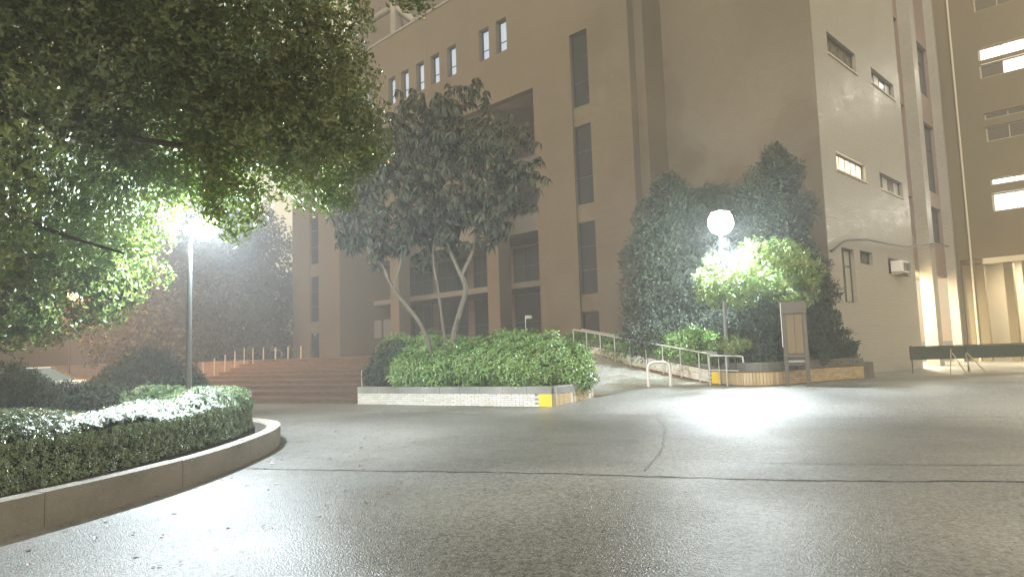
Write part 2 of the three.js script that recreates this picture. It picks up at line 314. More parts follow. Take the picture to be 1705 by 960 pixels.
// a clipped hedge along a path: dark twiggy body and a skin of leaf sprigs
function hedge(label, path, w, h0, h1, geo, mat, perM2, seed, { bump = 0.05, group, name = 'hedge', s0 = 0.7, s1 = 1.25, dome = 0.03 } = {}) {
  const o = [path[0][0], path[0][1], path[0][2]], t = thing(name, label, 'hedge', o, 0, group), R = rng(seed), loc = path.map(([x, y, z]) => [x - o[0], y - o[1], z - o[2]]), hw = w / 2 - 0.05;
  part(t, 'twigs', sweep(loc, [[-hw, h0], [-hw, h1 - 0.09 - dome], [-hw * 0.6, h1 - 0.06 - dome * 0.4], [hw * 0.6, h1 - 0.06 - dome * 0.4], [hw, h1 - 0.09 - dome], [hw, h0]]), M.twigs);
  const list = [];
  for (let i = 0; i < loc.length - 1; i++) {
    const a = loc[i], b = loc[i + 1], L = Math.hypot(b[0] - a[0], b[2] - a[2]), nx = -(b[2] - a[2]) / L, nz = (b[0] - a[0]) / L, H = h1 - h0;
    const add = (off, y, d) => { const k = R(), j = bump * (Math.sin(i * 0.9 + off * 5) + Math.sin(y * 9 + i * 0.37)) * 0.5; list.push({ p: V(a[0] + (b[0] - a[0]) * k + nx * off + d.x * j, a[1] + (b[1] - a[1]) * k + y + d.y * j, a[2] + (b[2] - a[2]) * k + nz * off + d.z * j), dir: d.clone().add(V((R() - 0.5) * 1.3, (R() - 0.3) * 1.2, (R() - 0.5) * 1.3)).normalize(), turn: R() * 6.28, s: s0 + (s1 - s0) * R(), c: tint(R, 0.45, 0.2) }); };
    for (const s of [-1, 1]) for (let k = 0; k < perM2 * H * L; k++) { const y = h0 + (H - dome) * R(), edge = smooth(h1 - 0.14, h1, y) * 0.06; add(s * (w / 2 - edge - R() * 0.07), y, V(nx * s, 0.1, nz * s)); }
    for (let k = 0; k < perM2 * w * L * 1.15; k++) { const o = (R() - 0.5) * (w - 0.04), t = o / w * 2; add(o, h1 - dome * Math.pow(Math.abs(t), 2.4) - R() * 0.06 + 0.015, V(nx * t * dome * 4, 1.8, nz * t * dome * 4)); }
  }
  for (const e of [0, loc.length - 1]) { const a = loc[e], b = loc[e ? e - 1 : 1], L = Math.hypot(b[0] - a[0], b[2] - a[2]), d = V((a[0] - b[0]) / L, 0.1, (a[2] - b[2]) / L); for (let k = 0; k < perM2 * w * (h1 - h0); k++) { const off = (R() - 0.5) * w; list.push({ p: V(a[0] - d.z * off, a[1] + h0 + (h1 - h0) * R(), a[2] + d.x * off), dir: d.clone().add(V(R() - 0.5, R() - 0.3, R() - 0.5)).normalize(), turn: R() * 6.28, s: s0 + (s1 - s0) * R(), c: tint(R, 0.45, 0.2) }); } }
  put(list, 'leaves', t, geo, mat); return t;
}
const G = { small: sprig(7, 0.034, 0.019, 0.05, 2, 0.1, 0.1, 0.55), tree: sprig(7, 0.10, 0.058, 0.17, 3, 0.35), shrub: sprig(6, 0.115, 0.058, 0.10, 4, 0.25), pale: sprig(7, 0.10, 0.06, 0.16, 5, 0.3), dense: sprig(7, 0.11, 0.045, 0.16, 6, 0.2), whorl: umbrella(9, 0.34, 0.10, 7), far: sprig(6, 0.34, 0.2, 0.5, 8, 0.2) };
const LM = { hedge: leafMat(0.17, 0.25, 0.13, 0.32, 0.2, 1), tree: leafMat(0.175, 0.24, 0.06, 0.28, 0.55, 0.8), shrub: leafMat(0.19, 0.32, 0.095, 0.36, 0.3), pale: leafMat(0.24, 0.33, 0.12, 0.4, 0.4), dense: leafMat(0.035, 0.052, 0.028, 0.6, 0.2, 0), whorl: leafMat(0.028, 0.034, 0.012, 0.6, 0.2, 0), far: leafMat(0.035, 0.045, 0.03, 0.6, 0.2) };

// ------------------------------------------------------------------ left island: kerb, hedge, lamp, tree
const kerbLine = curve([[-9.5, 0, -1.2], [-7.2, 0, -3.2], [-5.5, 0, -5.5], [-4.86, 0, -7.1], [-4.45, 0, -8.8], [-4.36, 0, -10.6], [-4.5, 0, -12.1], [-5.0, 0, -13.4], [-6.0, 0, -14.3], [-7.6, 0, -14.9], [-10.5, 0, -15.6], [-15, 0, -16.2]], 160);
{
  const k = thing('kerb', 'curved concrete kerb round the hedge bed on the left', 'kerb', [0, 0, 0]);
  const prof = [[0, -0.1], [0, 0.30], [-0.03, 0.335], [-0.25, 0.335], [-0.25, -0.1]];
  for (let i = 0; i < 160; i += 12) { const seg = kerbLine.slice(i, Math.min(161, i + 13)).map((p) => [...p]); if (seg.length < 2) continue; const e = seg.length - 1, sh = (a, b) => { const l = Math.hypot(b[0] - a[0], b[2] - a[2]); return [a[0] + (b[0] - a[0]) / l * 0.003, a[1], a[2] + (b[2] - a[2]) / l * 0.003]; }; const f = sh(seg[0], seg[1]), g = sh(seg[e], seg[e - 1]); seg[0] = f; seg[e] = g; part(k, 'kerb_stone', sweep(seg, prof.map(([o, h]) => [-o * 1, h + ((i * 37) % 7 - 3) * 0.0015])), M.kerb); }
}
const offset = (line, d) => line.map(([x, y, z], i) => { const a = line[Math.max(0, i - 1)], b = line[Math.min(line.length - 1, i + 1)], l = Math.hypot(b[0] - a[0], b[2] - a[2]); return [x + (b[2] - a[2]) / l * d * -1, y, z + (b[0] - a[0]) / l * d]; });
const inward = -1;                                                // to the left of the kerb's run lies the bed
struct('island_soil', sheet(offset(kerbLine, 0.2 * inward).map(([x, , z]) => [x, z]), 0.30, 0.35), M.soil);
hedge('long clipped hedge behind the curved kerb, its top lit white by the lamp', offset(kerbLine, 0.86 * inward).slice(18, 112).filter((p, i) => i % 2 === 0), 1.15, 0.3, 1.0, G.small, LM.hedge, 1300, 21, { bump: 0.05, dome: 0.2 });
function lampPost(name, label, x, z, y0, yHead, arm, mat, headMat, color, power, r = 0.24, hooded = false) {
  const t = thing(name, label, 'street lamp', [x, y0, z]), H = yHead - y0;
  part(t, 'pole', merge([new THREE.CylinderGeometry(0.042, 0.055, H - 0.3, 14).translate(0, (H - 0.3) / 2, 0), new THREE.CylinderGeometry(0.075, 0.085, 0.5, 14).translate(0, 0.25, 0), tube([[0, H - 0.32, 0], [arm * 0.25, H - 0.12, 0], [arm - (hooded ? 0.02 : 0), H - r * 0.8, hooded ? -0.12 : 0]], 0.028, 8)]), mat);
  if (!hooded) part(t, 'lamp_collar', new THREE.CylinderGeometry(0.07, 0.09, 0.1, 16).translate(arm, H - r * 0.98, 0), mat);
  part(t, 'lamp_globe', new THREE.SphereGeometry(r, 28, 18).translate(arm, H, 0), headMat);
  part(t, 'lamp_cap', new THREE.CylinderGeometry(0.02, 0.10, 0.06, 16).translate(arm, H + r * 0.99, 0), mat);
  const add = (L) => { L.name = 'lamp_light'; L.position.set(x + arm, yHead - (hooded ? r + 0.05 : 0), z); L.castShadow = true; scene.add(L); return L; };
  if (hooded) {                                                   // a hooded head throws its light below a sharp edge
    part(t, 'lamp_hood', new THREE.CylinderGeometry(r * 0.3, r * 0.8, 0.05, 24).translate(arm, H + r * 0.88, 0), mat);
    const L = add(new THREE.SpotLight(color, power, 0, hooded, 0.35)); L.shadow.radius = 3; L.target.position.set(x + arm, 0, z); scene.add(L.target);
    add(new THREE.PointLight(color, power * 0.42)).shadow.radius = 8;
  } else add(new THREE.PointLight(color, power)).shadow.radius = 8;
  return t;
}
const coolGlow = glow(C(0.86, 0.95, 1), 9);
lampPost('street_lamp', 'street lamp on a dark pole in the left hedge, half behind leaves', -5.93, -12.3, 0.3, 4.03, 0.28, M.pole, coolGlow, C(0.80, 0.92, 1), LAMP_WHITE);
lampPost('street_lamp', 'dazzling white street lamp above the ramp, before the dark trees', 6.09, -19.35, 0.85, 5.05, 0.05, M.pole, coolGlow, C(0.82, 0.93, 1), LAMP_RIGHT, 0.36, 1.1);  // globe widened beyond the fitting to stand for its glare disc
lampPost('street_lamp', 'orange street lamp on a brown pole far left under leaves', -19.8, -30, 0.0, 4.6, 0.08, M.poleBrown, glow(C(1, 0.62, 0.28), 10), C(1, 0.45, 0.14), 60, 0.22);
lampPost('street_lamp', 'small distant white lamp between the dark trees on the left', -27.1, -50, 0.0, 3.6, 0.1, M.pole, glow(C(0.9, 0.97, 1), 9), C(0.9, 0.97, 1), 8, 0.18);

makeTree('broadleaf_tree', 'big leafy tree overhanging from the upper left, leaves lit green', 'tree', [-9.2, 0.3, -8.6],
  [[[[-9.2, 0.2, -8.6], [-9.1, 1.6, -8.6], [-8.7, 3.2, -8.7], [-8.3, 4.6, -8.7]], 0.3, 0.2], [[[-8.3, 4.5, -8.7], [-7, 5.6, -9.2], [-5.6, 6.3, -10], [-3.6, 6.9, -11.2]], 0.17, 0.03], [[[-8.4, 4.2, -8.7], [-7.2, 4.9, -9.2], [-5.6, 5.0, -10.2], [-4.2, 5.0, -11.3]], 0.12, 0.02], [[[-8.3, 4.6, -8.7], [-7.4, 6.6, -8.2], [-6, 8, -8.6]], 0.15, 0.04], [[[-8.6, 3.6, -8.7], [-7.2, 3.9, -8.8], [-6.2, 3.4, -8.9], [-5.4, 3.1, -9.3]], 0.08, 0.015], [[[-5.6, 6.2, -10], [-4.2, 6.0, -11], [-2.9, 5.5, -11.9]], 0.05, 0.012]],
  [[-6.50, 5.80, -9.00, 1.37], [-5.74, 6.64, -10.50, 1.59], [-4.17, 6.61, -11.00, 1.47], [-3.29, 7.74, -11.50, 0.87], [-3.25, 5.92, -11.50, 1.08], [-2.79, 5.41, -12.00, 0.59], [-7.21, 4.73, -10.60, 1.42], [-5.58, 5.45, -11.20, 1.10], [-4.17, 5.30, -11.00, 0.93], [-3.42, 4.79, -11.50, 0.60], [-8.29, 3.65, -11.50, 0.90], [-7.85, 3.76, -12.60, 0.79], [-7.45, 3.86, -12.80, 0.53], [-8.72, 2.72, -11.60, 0.64], [-6.93, 4.65, -11.60, 1.04], [-5.08, 4.64, -10.90, 0.58], [-4.58, 4.07, -10.90, 0.43], [-6.82, 3.20, -13.00, 0.17], [-1.57, 8.10, -11.50, 0.37], [-6.99, 4.24, -8.00, 1.43], [-4.52, 7.58, -9.00, 1.69], [-3.13, 4.43, -11.80, 0.27], [-7.38, 2.97, -12.90, 0.25], [-5.84, 7.30, -8.00, 1.57], [-6.93, 6.25, -7.50, 1.47], [-7.83, 2.79, -12.70, 0.50], [-8.53, 2.45, -12.40, 0.42], [-8.81, 2.50, -11.80, 0.55], [-7.61, 3.20, -12.80, 0.46], [-8.33, 3.74, -12.60, 0.58]],
  G.tree, LM.tree, 85, 101, M.barkDark, { hole: 0.35, up: -0.1, inner: 0.35, warm: 0.3 });

{
  const R = rng(55), list = [];
  for (let i = 0; i < 260; i++) { const q = kerbLine[Math.floor(20 + R() * 90)], d = Math.pow(R(), 2.2) * 3.2 + 0.04, x = q[0] + d * (0.8 + 0.3 * R()), z = q[2] + (R() - 0.4) * 1.5; list.push({ p: V(x, land(x, z) + 0.012, z), dir: V((R() - 0.5) * 0.4, 1, (R() - 0.5) * 0.4).normalize(), turn: R() * 6.28, s: 0.6 + 0.6 * R(), c: C(0.5 + R(), 0.4 + 0.5 * R(), 0.3) }); }
  const m = put(list, 'leaf_litter', scene, leafGeo(0.075, 0.045, 0.1, 0.02), S({ color: C(0.13, 0.085, 0.04), roughness: 0.5, side: THREE.DoubleSide })); m.userData.label = 'fallen wet leaves scattered on the road along the kerb'; m.userData.category = 'fallen leaves';
}
// dark planting behind the island
makeTree('round_bush', 'dark round bush at the far left edge behind the lit hedge', 'bush', [-11.5, 0.05, -15.5], [[[[-11.5, 0, -15.5], [-11.45, 0.7, -15.5]], 0.05, 0.03]], [[-11.5, 0.72, -15.5, 0.75], [-10.90, 0.5, -15.5, 0.5], [-12.20, 0.7, -15.5, 0.7]], G.dense, LM.dense, 260, 61, M.barkDark, { stemName: 'stem', hole: 0.1, s0: 0.5, s1: 0.9 });
hedge('dark low hedge in shade behind the lit hedge on the left', curve([[-12.5, 0, -16.6], [-10.8, 0, -17.0], [-9.2, 0, -17.4], [-8.3, 0, -17.9]], 18), 1.1, 0.0, 0.85, G.dense, LM.dense, 150, 62, { bump: 0.12 });
makeTree('sprawling_shrub', 'dark sprawling shrub left of the stairs beyond the hedge', 'shrub', [-13.2, 0, -24.2], [[[[-13.2, 0, -24.2], [-13.1, 0.9, -24.2]], 0.06, 0.03]], [[-13.2, 0.9, -24.2, 1.0], [-14.4, 0.55, -24.4, 0.75], [-12.2, 0.7, -24.6, 0.75], [-15.1, 0.35, -24.4, 0.5]], G.dense, LM.dense, 110, 63, M.barkDark, { stemName: 'stem', hole: 0.15 });
for (const [i, [label, base, balls]] of [
  ['tall dark tree left of the building, nearest the pale wall edge', [-20.5, 0.3, -47], [[-20.4, 8.5, -50, 4.1], [-19.7, 4.3, -46.5, 3.3], [-22, 12, -50, 3.2], [-18.5, 2.4, -53, 2.3], [-18.9, 6, -53, 2.4]]],
  ['dark spreading tree behind the left lamp pole', [-23.5, 0.2, -45], [[-22.5, 9.2, -48, 4.5], [-21.6, 3.6, -42.5, 3.0], [-25, 12.2, -48, 2.8]]],
  ['dark tree farthest left, beside the orange glow of the sky', [-24.6, 0.1, -41.3], [[-23.4, 3.3, -40.5, 2.1], [-26.0, 9.5, -46, 3.2], [-24.4, 5.7, -42, 1.8]]],
].entries()) makeTree('shade_tree', label, 'tree', base, [[[base, [base[0] + 0.2, 3, base[2]], [base[0] + 0.5, 6, base[2] - 0.6]], 0.3, 0.15], [[[base[0] + 0.2, 3, base[2]], balls[1].slice(0, 3)], 0.15, 0.05], [[[base[0] + 0.5, 6, base[2] - 0.6], balls[0].slice(0, 3)], 0.14, 0.05]], balls, G.far, LM.far, 10, 200 + i, M.barkDark, { hole: 0.3, inner: 0.3 }, 'dark trees left of the building');
makeTree('distant_treeline', 'low dark band of distant trees under the orange sky', 'trees', [-50, 0, -72], [[[[-50, 0, -72], [-50, 3, -72]], 0.4, 0.2]], Array.from({ length: 16 }, (_, i) => [-78 + i * 3.4, 0.5 + 0.6 * Math.sin(i * 2.1), -76 + i * 0.6 + 2 * Math.sin(i * 1.3), 2.3 + 0.5 * Math.sin(i * 3.3)]), sprig(6, 0.9, 0.6, 1.2, 18, 0.2), LM.far, 2.2, 230, M.barkDark, { hole: 0.2 });

{
  const b = thing('glow_backdrop', 'added backdrop wall at far left, reddened to stand for the orange glow', 'building', [-82, 0, -62], -0.42), wallMat = S({ color: C(0.42, 0.14, 0.055), map: facadeTone, roughness: 0.8 }), holes = [];  // invented building; its red colour imitates the orange glow in the haze
  for (let f = 0; f < 4; f++) for (let i = 0; i < 9; i++) holes.push([2 + i * 5, 5.2 + i * 5, 1.4 + f * 3.6, 2.9 + f * 3.6]);
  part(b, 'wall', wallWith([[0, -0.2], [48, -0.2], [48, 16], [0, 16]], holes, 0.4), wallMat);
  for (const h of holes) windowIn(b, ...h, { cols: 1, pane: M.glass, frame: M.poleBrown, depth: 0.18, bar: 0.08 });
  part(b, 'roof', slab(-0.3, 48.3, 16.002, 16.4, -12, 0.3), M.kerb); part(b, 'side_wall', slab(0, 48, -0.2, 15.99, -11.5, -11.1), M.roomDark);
}
// ------------------------------------------------------------------ stairs, plaza, ramp, planter
const at2 = (u, s) => [-4.95 + A0[0] * u + N0[0] * s, -21.6 + A0[1] * u + N0[1] * s];
const PLAZA = 1.42, STEPS = 9, RISE = PLAZA / STEPS;
{
  const st = new THREE.Group(); st.name = 'stairs'; st.userData.kind = 'structure'; scene.add(st);
  for (let i = 0; i < STEPS; i++) { const uL = -10.6 - 0.5 * i, uR = i < 4 ? -0.05 : 0.9; part(st, 'step', merge([sheet([at2(uL, i), at2(uR, i), at2(uR, i + 1.06), at2(uL - 0.5, i + 1.06)], RISE * (i + 1), RISE * (i + 1) + 0.1 - 0.0004 * i), sheet([at2(uL, i - 0.025), at2(uR, i - 0.025), at2(uR, i + 0.01), at2(uL, i + 0.01)], RISE * (i + 1) - 0.004, 0.04)]), M.stair); }
  struct('stair_bank', sheet([at2(-10.5, -0.1), at2(-15.3, 9.2), at2(-26, 9.2), at2(-17, -0.1)], 0.5, 0.7), M.soil);
  struct('plaza', sheet([at2(-14.9, 9), at2(0.5, 9), [-1.0, -25.3], [2.4, -25.3], [5.3, -27.2], [14, -36], [-14, -66], [-50, -62], [-24, -42]], PLAZA, 1.6), M.plaza);
}
const W2 = (pts) => pts.map(([x, z]) => [x, land(x, z), z]);
const tileBoxes = {};
function tiles(parent, path, y0, y1, tw, th, mats, name = 'tile', proud = 0.012, seed = 1, skip = () => false, stagger = true) {   // real tiles set on the right-hand face of a path of [x, y, z]
  const R = rng(seed), cum = [0];
  for (let i = 1; i < path.length; i++) cum.push(cum[i - 1] + Math.hypot(path[i][0] - path[i - 1][0], path[i][2] - path[i - 1][2]));
  const L = cum[cum.length - 1], key = [tw, th].join(), geo = tileBoxes[key] ??= new RoundedBoxGeometry(tw - 0.009, th - 0.009, 0.024, 1, 0.004), rows = Math.floor((y1 - y0) / th + 1e-6);
  const where = (s) => { let i = 1; while (i < cum.length - 1 && cum[i] < s) i++; const t = (s - cum[i - 1]) / (cum[i] - cum[i - 1]), a = path[i - 1], b = path[i], l = cum[i] - cum[i - 1]; return { x: a[0] + (b[0] - a[0]) * t, y: a[1] + (b[1] - a[1]) * t, z: a[2] + (b[2] - a[2]) * t, dx: (b[0] - a[0]) / l, dy: (b[1] - a[1]) / l, dz: (b[2] - a[2]) / l }; };
  const half = tileBoxes[key + 'h'] ??= new RoundedBoxGeometry(tw / 2 - 0.009, th - 0.009, 0.024, 1, 0.004);
  for (let r = 0; r < rows; r++) for (let e = 0; e + tw / 4 <= L;) {   // e: where the tile starts; odd courses begin with a half tile
    const w = (stagger && r % 2 && e === 0) || e + tw > L + 0.01 ? tw / 2 : tw, s = e + w / 2; e += w;
    if (s + w / 2 > L + 0.01 || skip(s, L)) continue;
    const q = where(s), m = part(parent, name, w < tw ? half : geo, mats[Math.floor(R() * mats.length)]);
    m.position.set(q.x - q.dz * proud, q.y + y0 + (r + 0.5) * th + (R() - 0.5) * 0.002, q.z + q.dx * proud); m.rotation.set(0, Math.atan2(-q.dz, q.dx), Math.atan(q.dy), 'YXZ'); m.rotateX((R() - 0.5) * 0.03);
  }
}
{
  const front = [[-5.0, -21.55], [-2.81, -20.25], [-0.99, -19.25], [0.98, -18.18]], side = curve([[1.08, 0, -18.2], [1.75, 0, -19.2], [2.3, 0, -20.3], [2.36, 0, -21.0], [1.9, 0, -21.8]], 14).map(([x, , z]) => [x, z]), back = [[1.2, -22.4], [-0.6, -24.2], [-3.2, -24.9]];
  const p = thing('planter', 'white tiled planter with grey cap in the middle of the drive', 'planter', [-5, 0, -21.55]), o = [-5, 0, -21.55], rl = (pts) => pts.map(([x, z]) => [x - o[0], land(x, z) * 0.0, z - o[2]]);
  const all = [...front, ...side, ...back], ring = rl(all);
  const reach = [...ring.map((q) => [...q]), ring[0]];
  part(p, 'wall', sweep(reach, [[0, -0.15], [0, 0.36], [-0.2, 0.36], [-0.2, -0.15]]), M.groutPale);
  const fl = rl(front), sl = rl(side).map((q, i) => [q[0], land(side[i][0], side[i][1]), q[2]]);
  tiles(p, fl, 0.012, 0.36, 0.24, 0.057, whiteTiles, 'tile', 0.010, 3, (s, L) => s > L - 0.44);
  const L0 = rl([front[3]])[0], Lm = rl([front[2]])[0], dl = Math.hypot(L0[0] - Lm[0], L0[2] - Lm[2]), ex = (L0[0] - Lm[0]) / dl, ez = (L0[2] - Lm[2]) / dl;
  const yp = part(p, 'yellow_patch', new RoundedBoxGeometry(0.40, 0.345, 0.024, 1, 0.004), M.yellow); yp.position.set(L0[0] - ex * 0.2 - ez * 0.012, 0.184, L0[2] - ez * 0.2 + ex * 0.012); yp.rotation.y = Math.atan2(-ez, ex); yp.userData.label = 'yellow painted patch at the planter corner';
  tiles(p, sl, 0.0, 0.36, 0.088, 0.35, tanTiles.concat(tanTiles, whiteTiles.slice(2, 3)), 'tile', 0.010, 5, () => false, false);
  for (let i = 0; i < reach.length - 1; i++) {                     // cap stones
    const a = reach[i], b = reach[i + 1], big = Math.hypot(b[0] - a[0], b[2] - a[2]) > 1, n = big ? 3 : 1;
    if (!big && i % 2) continue;
    const pts = big ? [a, b] : [a, b, reach[Math.min(reach.length - 1, i + 2)]];
    for (let k = 0; k < n; k++) { const lerp = (t) => [a[0] + (b[0] - a[0]) * t, 0, a[2] + (b[2] - a[2]) * t]; const seg = big ? [lerp(k / n + 0.002), lerp((k + 1) / n - 0.002)] : pts; part(p, 'cap_stone', sweep(seg.map(([x, , z]) => [x, 0, z]), [[0.035, 0.36], [0.035, 0.53], [0.02, 0.55], [-0.25, 0.55], [-0.25, 0.36]]), M.concrete); }
  }
  struct('planter_soil', sheet(all.map(([x, z], i) => [x + (-1.2 - x) * 0.06, z + (-21.8 - z) * 0.06]), 0.47, 0.5), M.soil);
}
{
  // bush along the planter
  const balls = [], R = rng(77), n = 22;
  for (let i = 0; i < n; i++) { const t = i / (n - 1), x = -3.35 + 5.05 * t, z = -21.46 + 2.36 * t - 0.1 + (t > 0.8 ? (t - 0.8) * -3.5 : 0); for (const d of [0, 1]) balls.push([x + (R() - 0.5) * 0.3 - d * 0.4, 0.95 + R() * 0.3 + d * 0.25 - (t > 0.9 ? (t - 0.9) * 2.2 : 0), z - d * (0.9 + R() * 0.3) + 0.25, 0.52 + R() * 0.17]); }
  makeTree('planter_bush', 'broad green leafy bush filling the white tiled planter', 'bush', [-1.2, 0.47, -21], [0, 1, 2, 3, 4].map((k) => [[[-3.6 + k * 1.2, 0.45, -21.8 + k * 0.6], [-3.6 + k * 1.2 + 0.1, 1.1, -21.8 + k * 0.6]], 0.03, 0.015]), balls.map(([x, y, z, r]) => [x, Math.max(0.72, y), z, r]), G.shrub, LM.shrub, 85, 78, M.barkDark, { stemName: 'stem', hole: 0.2, s0: 0.8, s1: 1.35 });
}
makeTree('painted_shade_shrub', 'left end of the planter bush, its shade put into dark leaf colour', 'shrub', [-4.2, 0.47, -22.1], [[[[-4.2, 0.45, -22.1], [-4.1, 1.2, -22.1]], 0.035, 0.02]], [[-4.35, 1.0, -22.0, 0.52], [-3.9, 1.35, -21.8, 0.58], [-4.0, 1.2, -22.8, 0.7], [-4.6, 0.8, -22.3, 0.35]], G.shrub, LM.dense, 95, 79, M.barkDark, { stemName: 'stem', hole: 0.15 });  // same bush as beside it, its shade painted in by darker leaves
makeTree('slender_tree', 'spindly tree with hanging leaf whorls and leaning pale trunks in the planter', 'tree', [-2.3, 0.47, -20.7],
  [[[[-1.95, 0.45, -20.5], [-1.8, 2.1, -20.4], [-1.41, 3.46, -20.3], [-1.53, 3.92, -20.3]], 0.10, 0.07], [[[-2.35, 0.45, -20.7], [-2.7, 2.2, -20.4], [-3.59, 3.53, -20.3], [-4.21, 4.84, -20.3], [-5.0, 6.1, -20.3]], 0.08, 0.03], [[[-1.53, 3.85, -20.3], [-1.85, 4.6, -20.3], [-2.1, 5.3, -20.4], [-2.4, 7.2, -20.7], [-2.6, 8.4, -21]], 0.055, 0.02], [[[-1.53, 3.85, -20.3], [-1.2, 4.5, -20.3], [-1.05, 5.1, -20.3], [-0.65, 6.4, -20.3], [-0.9, 8.4, -20.5]], 0.055, 0.02], [[[-2.0, 0.45, -21.0], [-2.24, 3.12, -20.6], [-2.4, 4.5, -20.6], [-2.2, 6, -20.4]], 0.06, 0.02], [[[-1.05, 5.1, -20.3], [-0.2, 6.0, -20.2], [0.3, 7.2, -20.2]], 0.04, 0.015], [[[-3.6, 3.5, -20.3], [-3.3, 4.6, -20.2], [-3.4, 6, -20.1]], 0.045, 0.015]],
  [[-2.77, 8.29, -21.00, 1.55], [-1.18, 8.75, -20.50, 1.2], [-4.55, 7.47, -20.30, 1.00], [0.09, 7.66, -20.20, 1.08], [-1.39, 6.72, -20.00, 1.60], [-3.40, 6.33, -20.00, 1.35], [-0.33, 6.34, -20.50, 0.9], [-1.95, 9.4, -20.80, 0.6], [-2.95, 9.0, -21.00, 0.8], [-4.74, 6.45, -20.30, 0.68], [0.79, 6.75, -20.00, 0.44], [-5.22, 6.0, -20.00, 0.36], [-2.40, 5.7, -20.60, 0.95], [-4.9, 5.4, -20.2, 0.5], [-4.1, 5.2, -20.0, 0.55], [-0.6, 5.3, -20.4, 0.5], [-1.9, 5.0, -20.3, 0.45], [0.5, 6.1, -20.2, 0.4], [-5.0, 4.9, -20.2, 0.35], [-4.0, 4.6, -20.0, 0.35], [-3.3, 5.0, -20.2, 0.4], [-4.59, 5.11, -20.20, 0.36], [-3.59, 5.02, -20.40, 0.44], [-2.71, 4.58, -20.80, 0.45], [-1.97, 4.94, -20.80, 0.41], [-0.54, 5.52, -20.60, 0.48], [-5.00, 5.68, -20.20, 0.43]],
  G.whorl, LM.whorl, 10, 90, M.bark, { hole: 0.5, up: 1.6, inner: 0.3, s0: 0.7, s1: 1.15, warm: 0.35 });
// ramp: from the drive up to the plaza
const RB = [[6.1, -19.9], [2.35, -25.1]], rampY = (t) => land(6.1, -19.9) + (1.36 - land(6.1, -19.9)) * t;
{
  const P = [], rows = 16; const pts = (t, k) => { const l = [2.55 - 3.4 * t, -20.0 - 5.3 * t], r = [6.08 - 3.7 * t, -19.92 - 5.2 * t], x = l[0] + (r[0] - l[0]) * k, z = l[1] + (r[1] - l[1]) * k, b = land(x, z) + 0.012; return [x, Math.max(b, b + (PLAZA + 0.004 - b) * smooth(0, 1, t * 0.5 + 0.5 * t * t * 0 + (t - t * 0.5) * 1)), z]; };
  const rampRow = (k0, k1, dy) => { const Q = []; for (let i = 0; i < rows; i++) { const a = pts(i / rows, k0), b = pts(i / rows, k1), c = pts((i + 1) / rows, k1), d = pts((i + 1) / rows, k0); for (const q of [a, b, c, d]) q[1] += dy; Q.push(...a, ...b, ...c, ...a, ...c, ...d); } const g = new THREE.BufferGeometry(); g.setAttribute('position', new THREE.Float32BufferAttribute(Q, 3)); g.computeVertexNormals(); return planar(g); };
  struct('ramp', rampRow(0.12, 0.94, 0), M.ramp); struct('ramp_edging', rampRow(0, 0.12, 0), M.rampEdge); struct('ramp_edging', rampRow(0.94, 1.01, 0), M.rampEdge);
}
// retaining wall: down the ramp, round the nose and away right in front of the bed
const wallRun = (() => { const a = []; for (let i = 0; i <= 10; i++) { const t = 1 - i / 10; a.push([2.35 + 3.72 * (1 - t), t * t * 0.2 * 0 + rampY(t) - 0.03, -25.1 + 5.1 * (1 - t)]); } return a; })();
const nose = curve([[6.07, 0, -20.0], [6.15, 0, -19.3], [6.4, 0, -18.75], [6.9, 0, -18.5], [7.6, 0, -18.75], [8.6, 0, -19.4], [9.7, 0, -20.15], [10.75, 0, -20.9]], 44).map(([x, , z]) => [x, land(x, z), z]);
{
  const w = thing('retaining_wall', 'low tiled retaining wall curving from the ramp round the planted bed', 'wall', [6, 0, -20]), rl = (pts) => pts.map(([x, y, z]) => [x - 6, y, z + 20]);
  const run = rl(wallRun), ns = rl(nose);
  part(w, 'wall', merge([sweep(run, [[0, -0.3], [0, 0.40], [-0.2, 0.40], [-0.2, -0.3]]), sweep(ns, [[0, -0.3], [0, 0.40], [-0.2, 0.40], [-0.2, -0.3]])]), M.grout);
  tiles(w, run, 0.02, 0.38, 0.24, 0.06, whiteTiles, 'tile', 0.01, 11, (s, L) => s > L - 0.34);
  const e = run[run.length - 1], pv = run[run.length - 2], l = Math.hypot(e[0] - pv[0], e[2] - pv[2]), ex = (e[0] - pv[0]) / l, ez = (e[2] - pv[2]) / l;
  const yp = part(w, 'yellow_patch', new RoundedBoxGeometry(0.3, 0.4, 0.024, 1, 0.004), M.yellow); yp.position.set(e[0] - ex * 0.16 - ez * 0.012, e[1] + 0.2, e[2] - ez * 0.16 + ex * 0.012); yp.rotation.y = Math.atan2(-ez, ex); yp.userData.label = 'yellow painted patch at the end of the ramp wall';
  tiles(w, ns.slice(0, 17), 0.02, 0.38, 0.088, 0.355, tanTiles, 'tile', 0.01, 12, () => false, false);
  tiles(w, ns.slice(16), 0.02, 0.38, 0.2, 0.06, tanTiles, 'tile', 0.01, 13);
  for (const [pts, h] of [[run, 0.12], [ns, 0.24]]) for (let i = 0; i < pts.length - 1; i += 3) { const seg = pts.slice(i, i + 4); if (seg.length > 1) part(w, 'cap_stone', sweep(seg, [[0.03, 0.402], [0.03, 0.4 + h - 0.02], [0.015, 0.4 + h], [-0.24, 0.4 + h], [-0.24, 0.402]]), M.capDark); }
  part(w, 'stair_cheek', sweep(rl([[10.8, 0.05, -20.9], [11.6, 0.05, -21.9]]), [[0, -0.1], [0, 0.75], [-0.22, 0.75], [-0.22, -0.1]]), M.capDark);
}
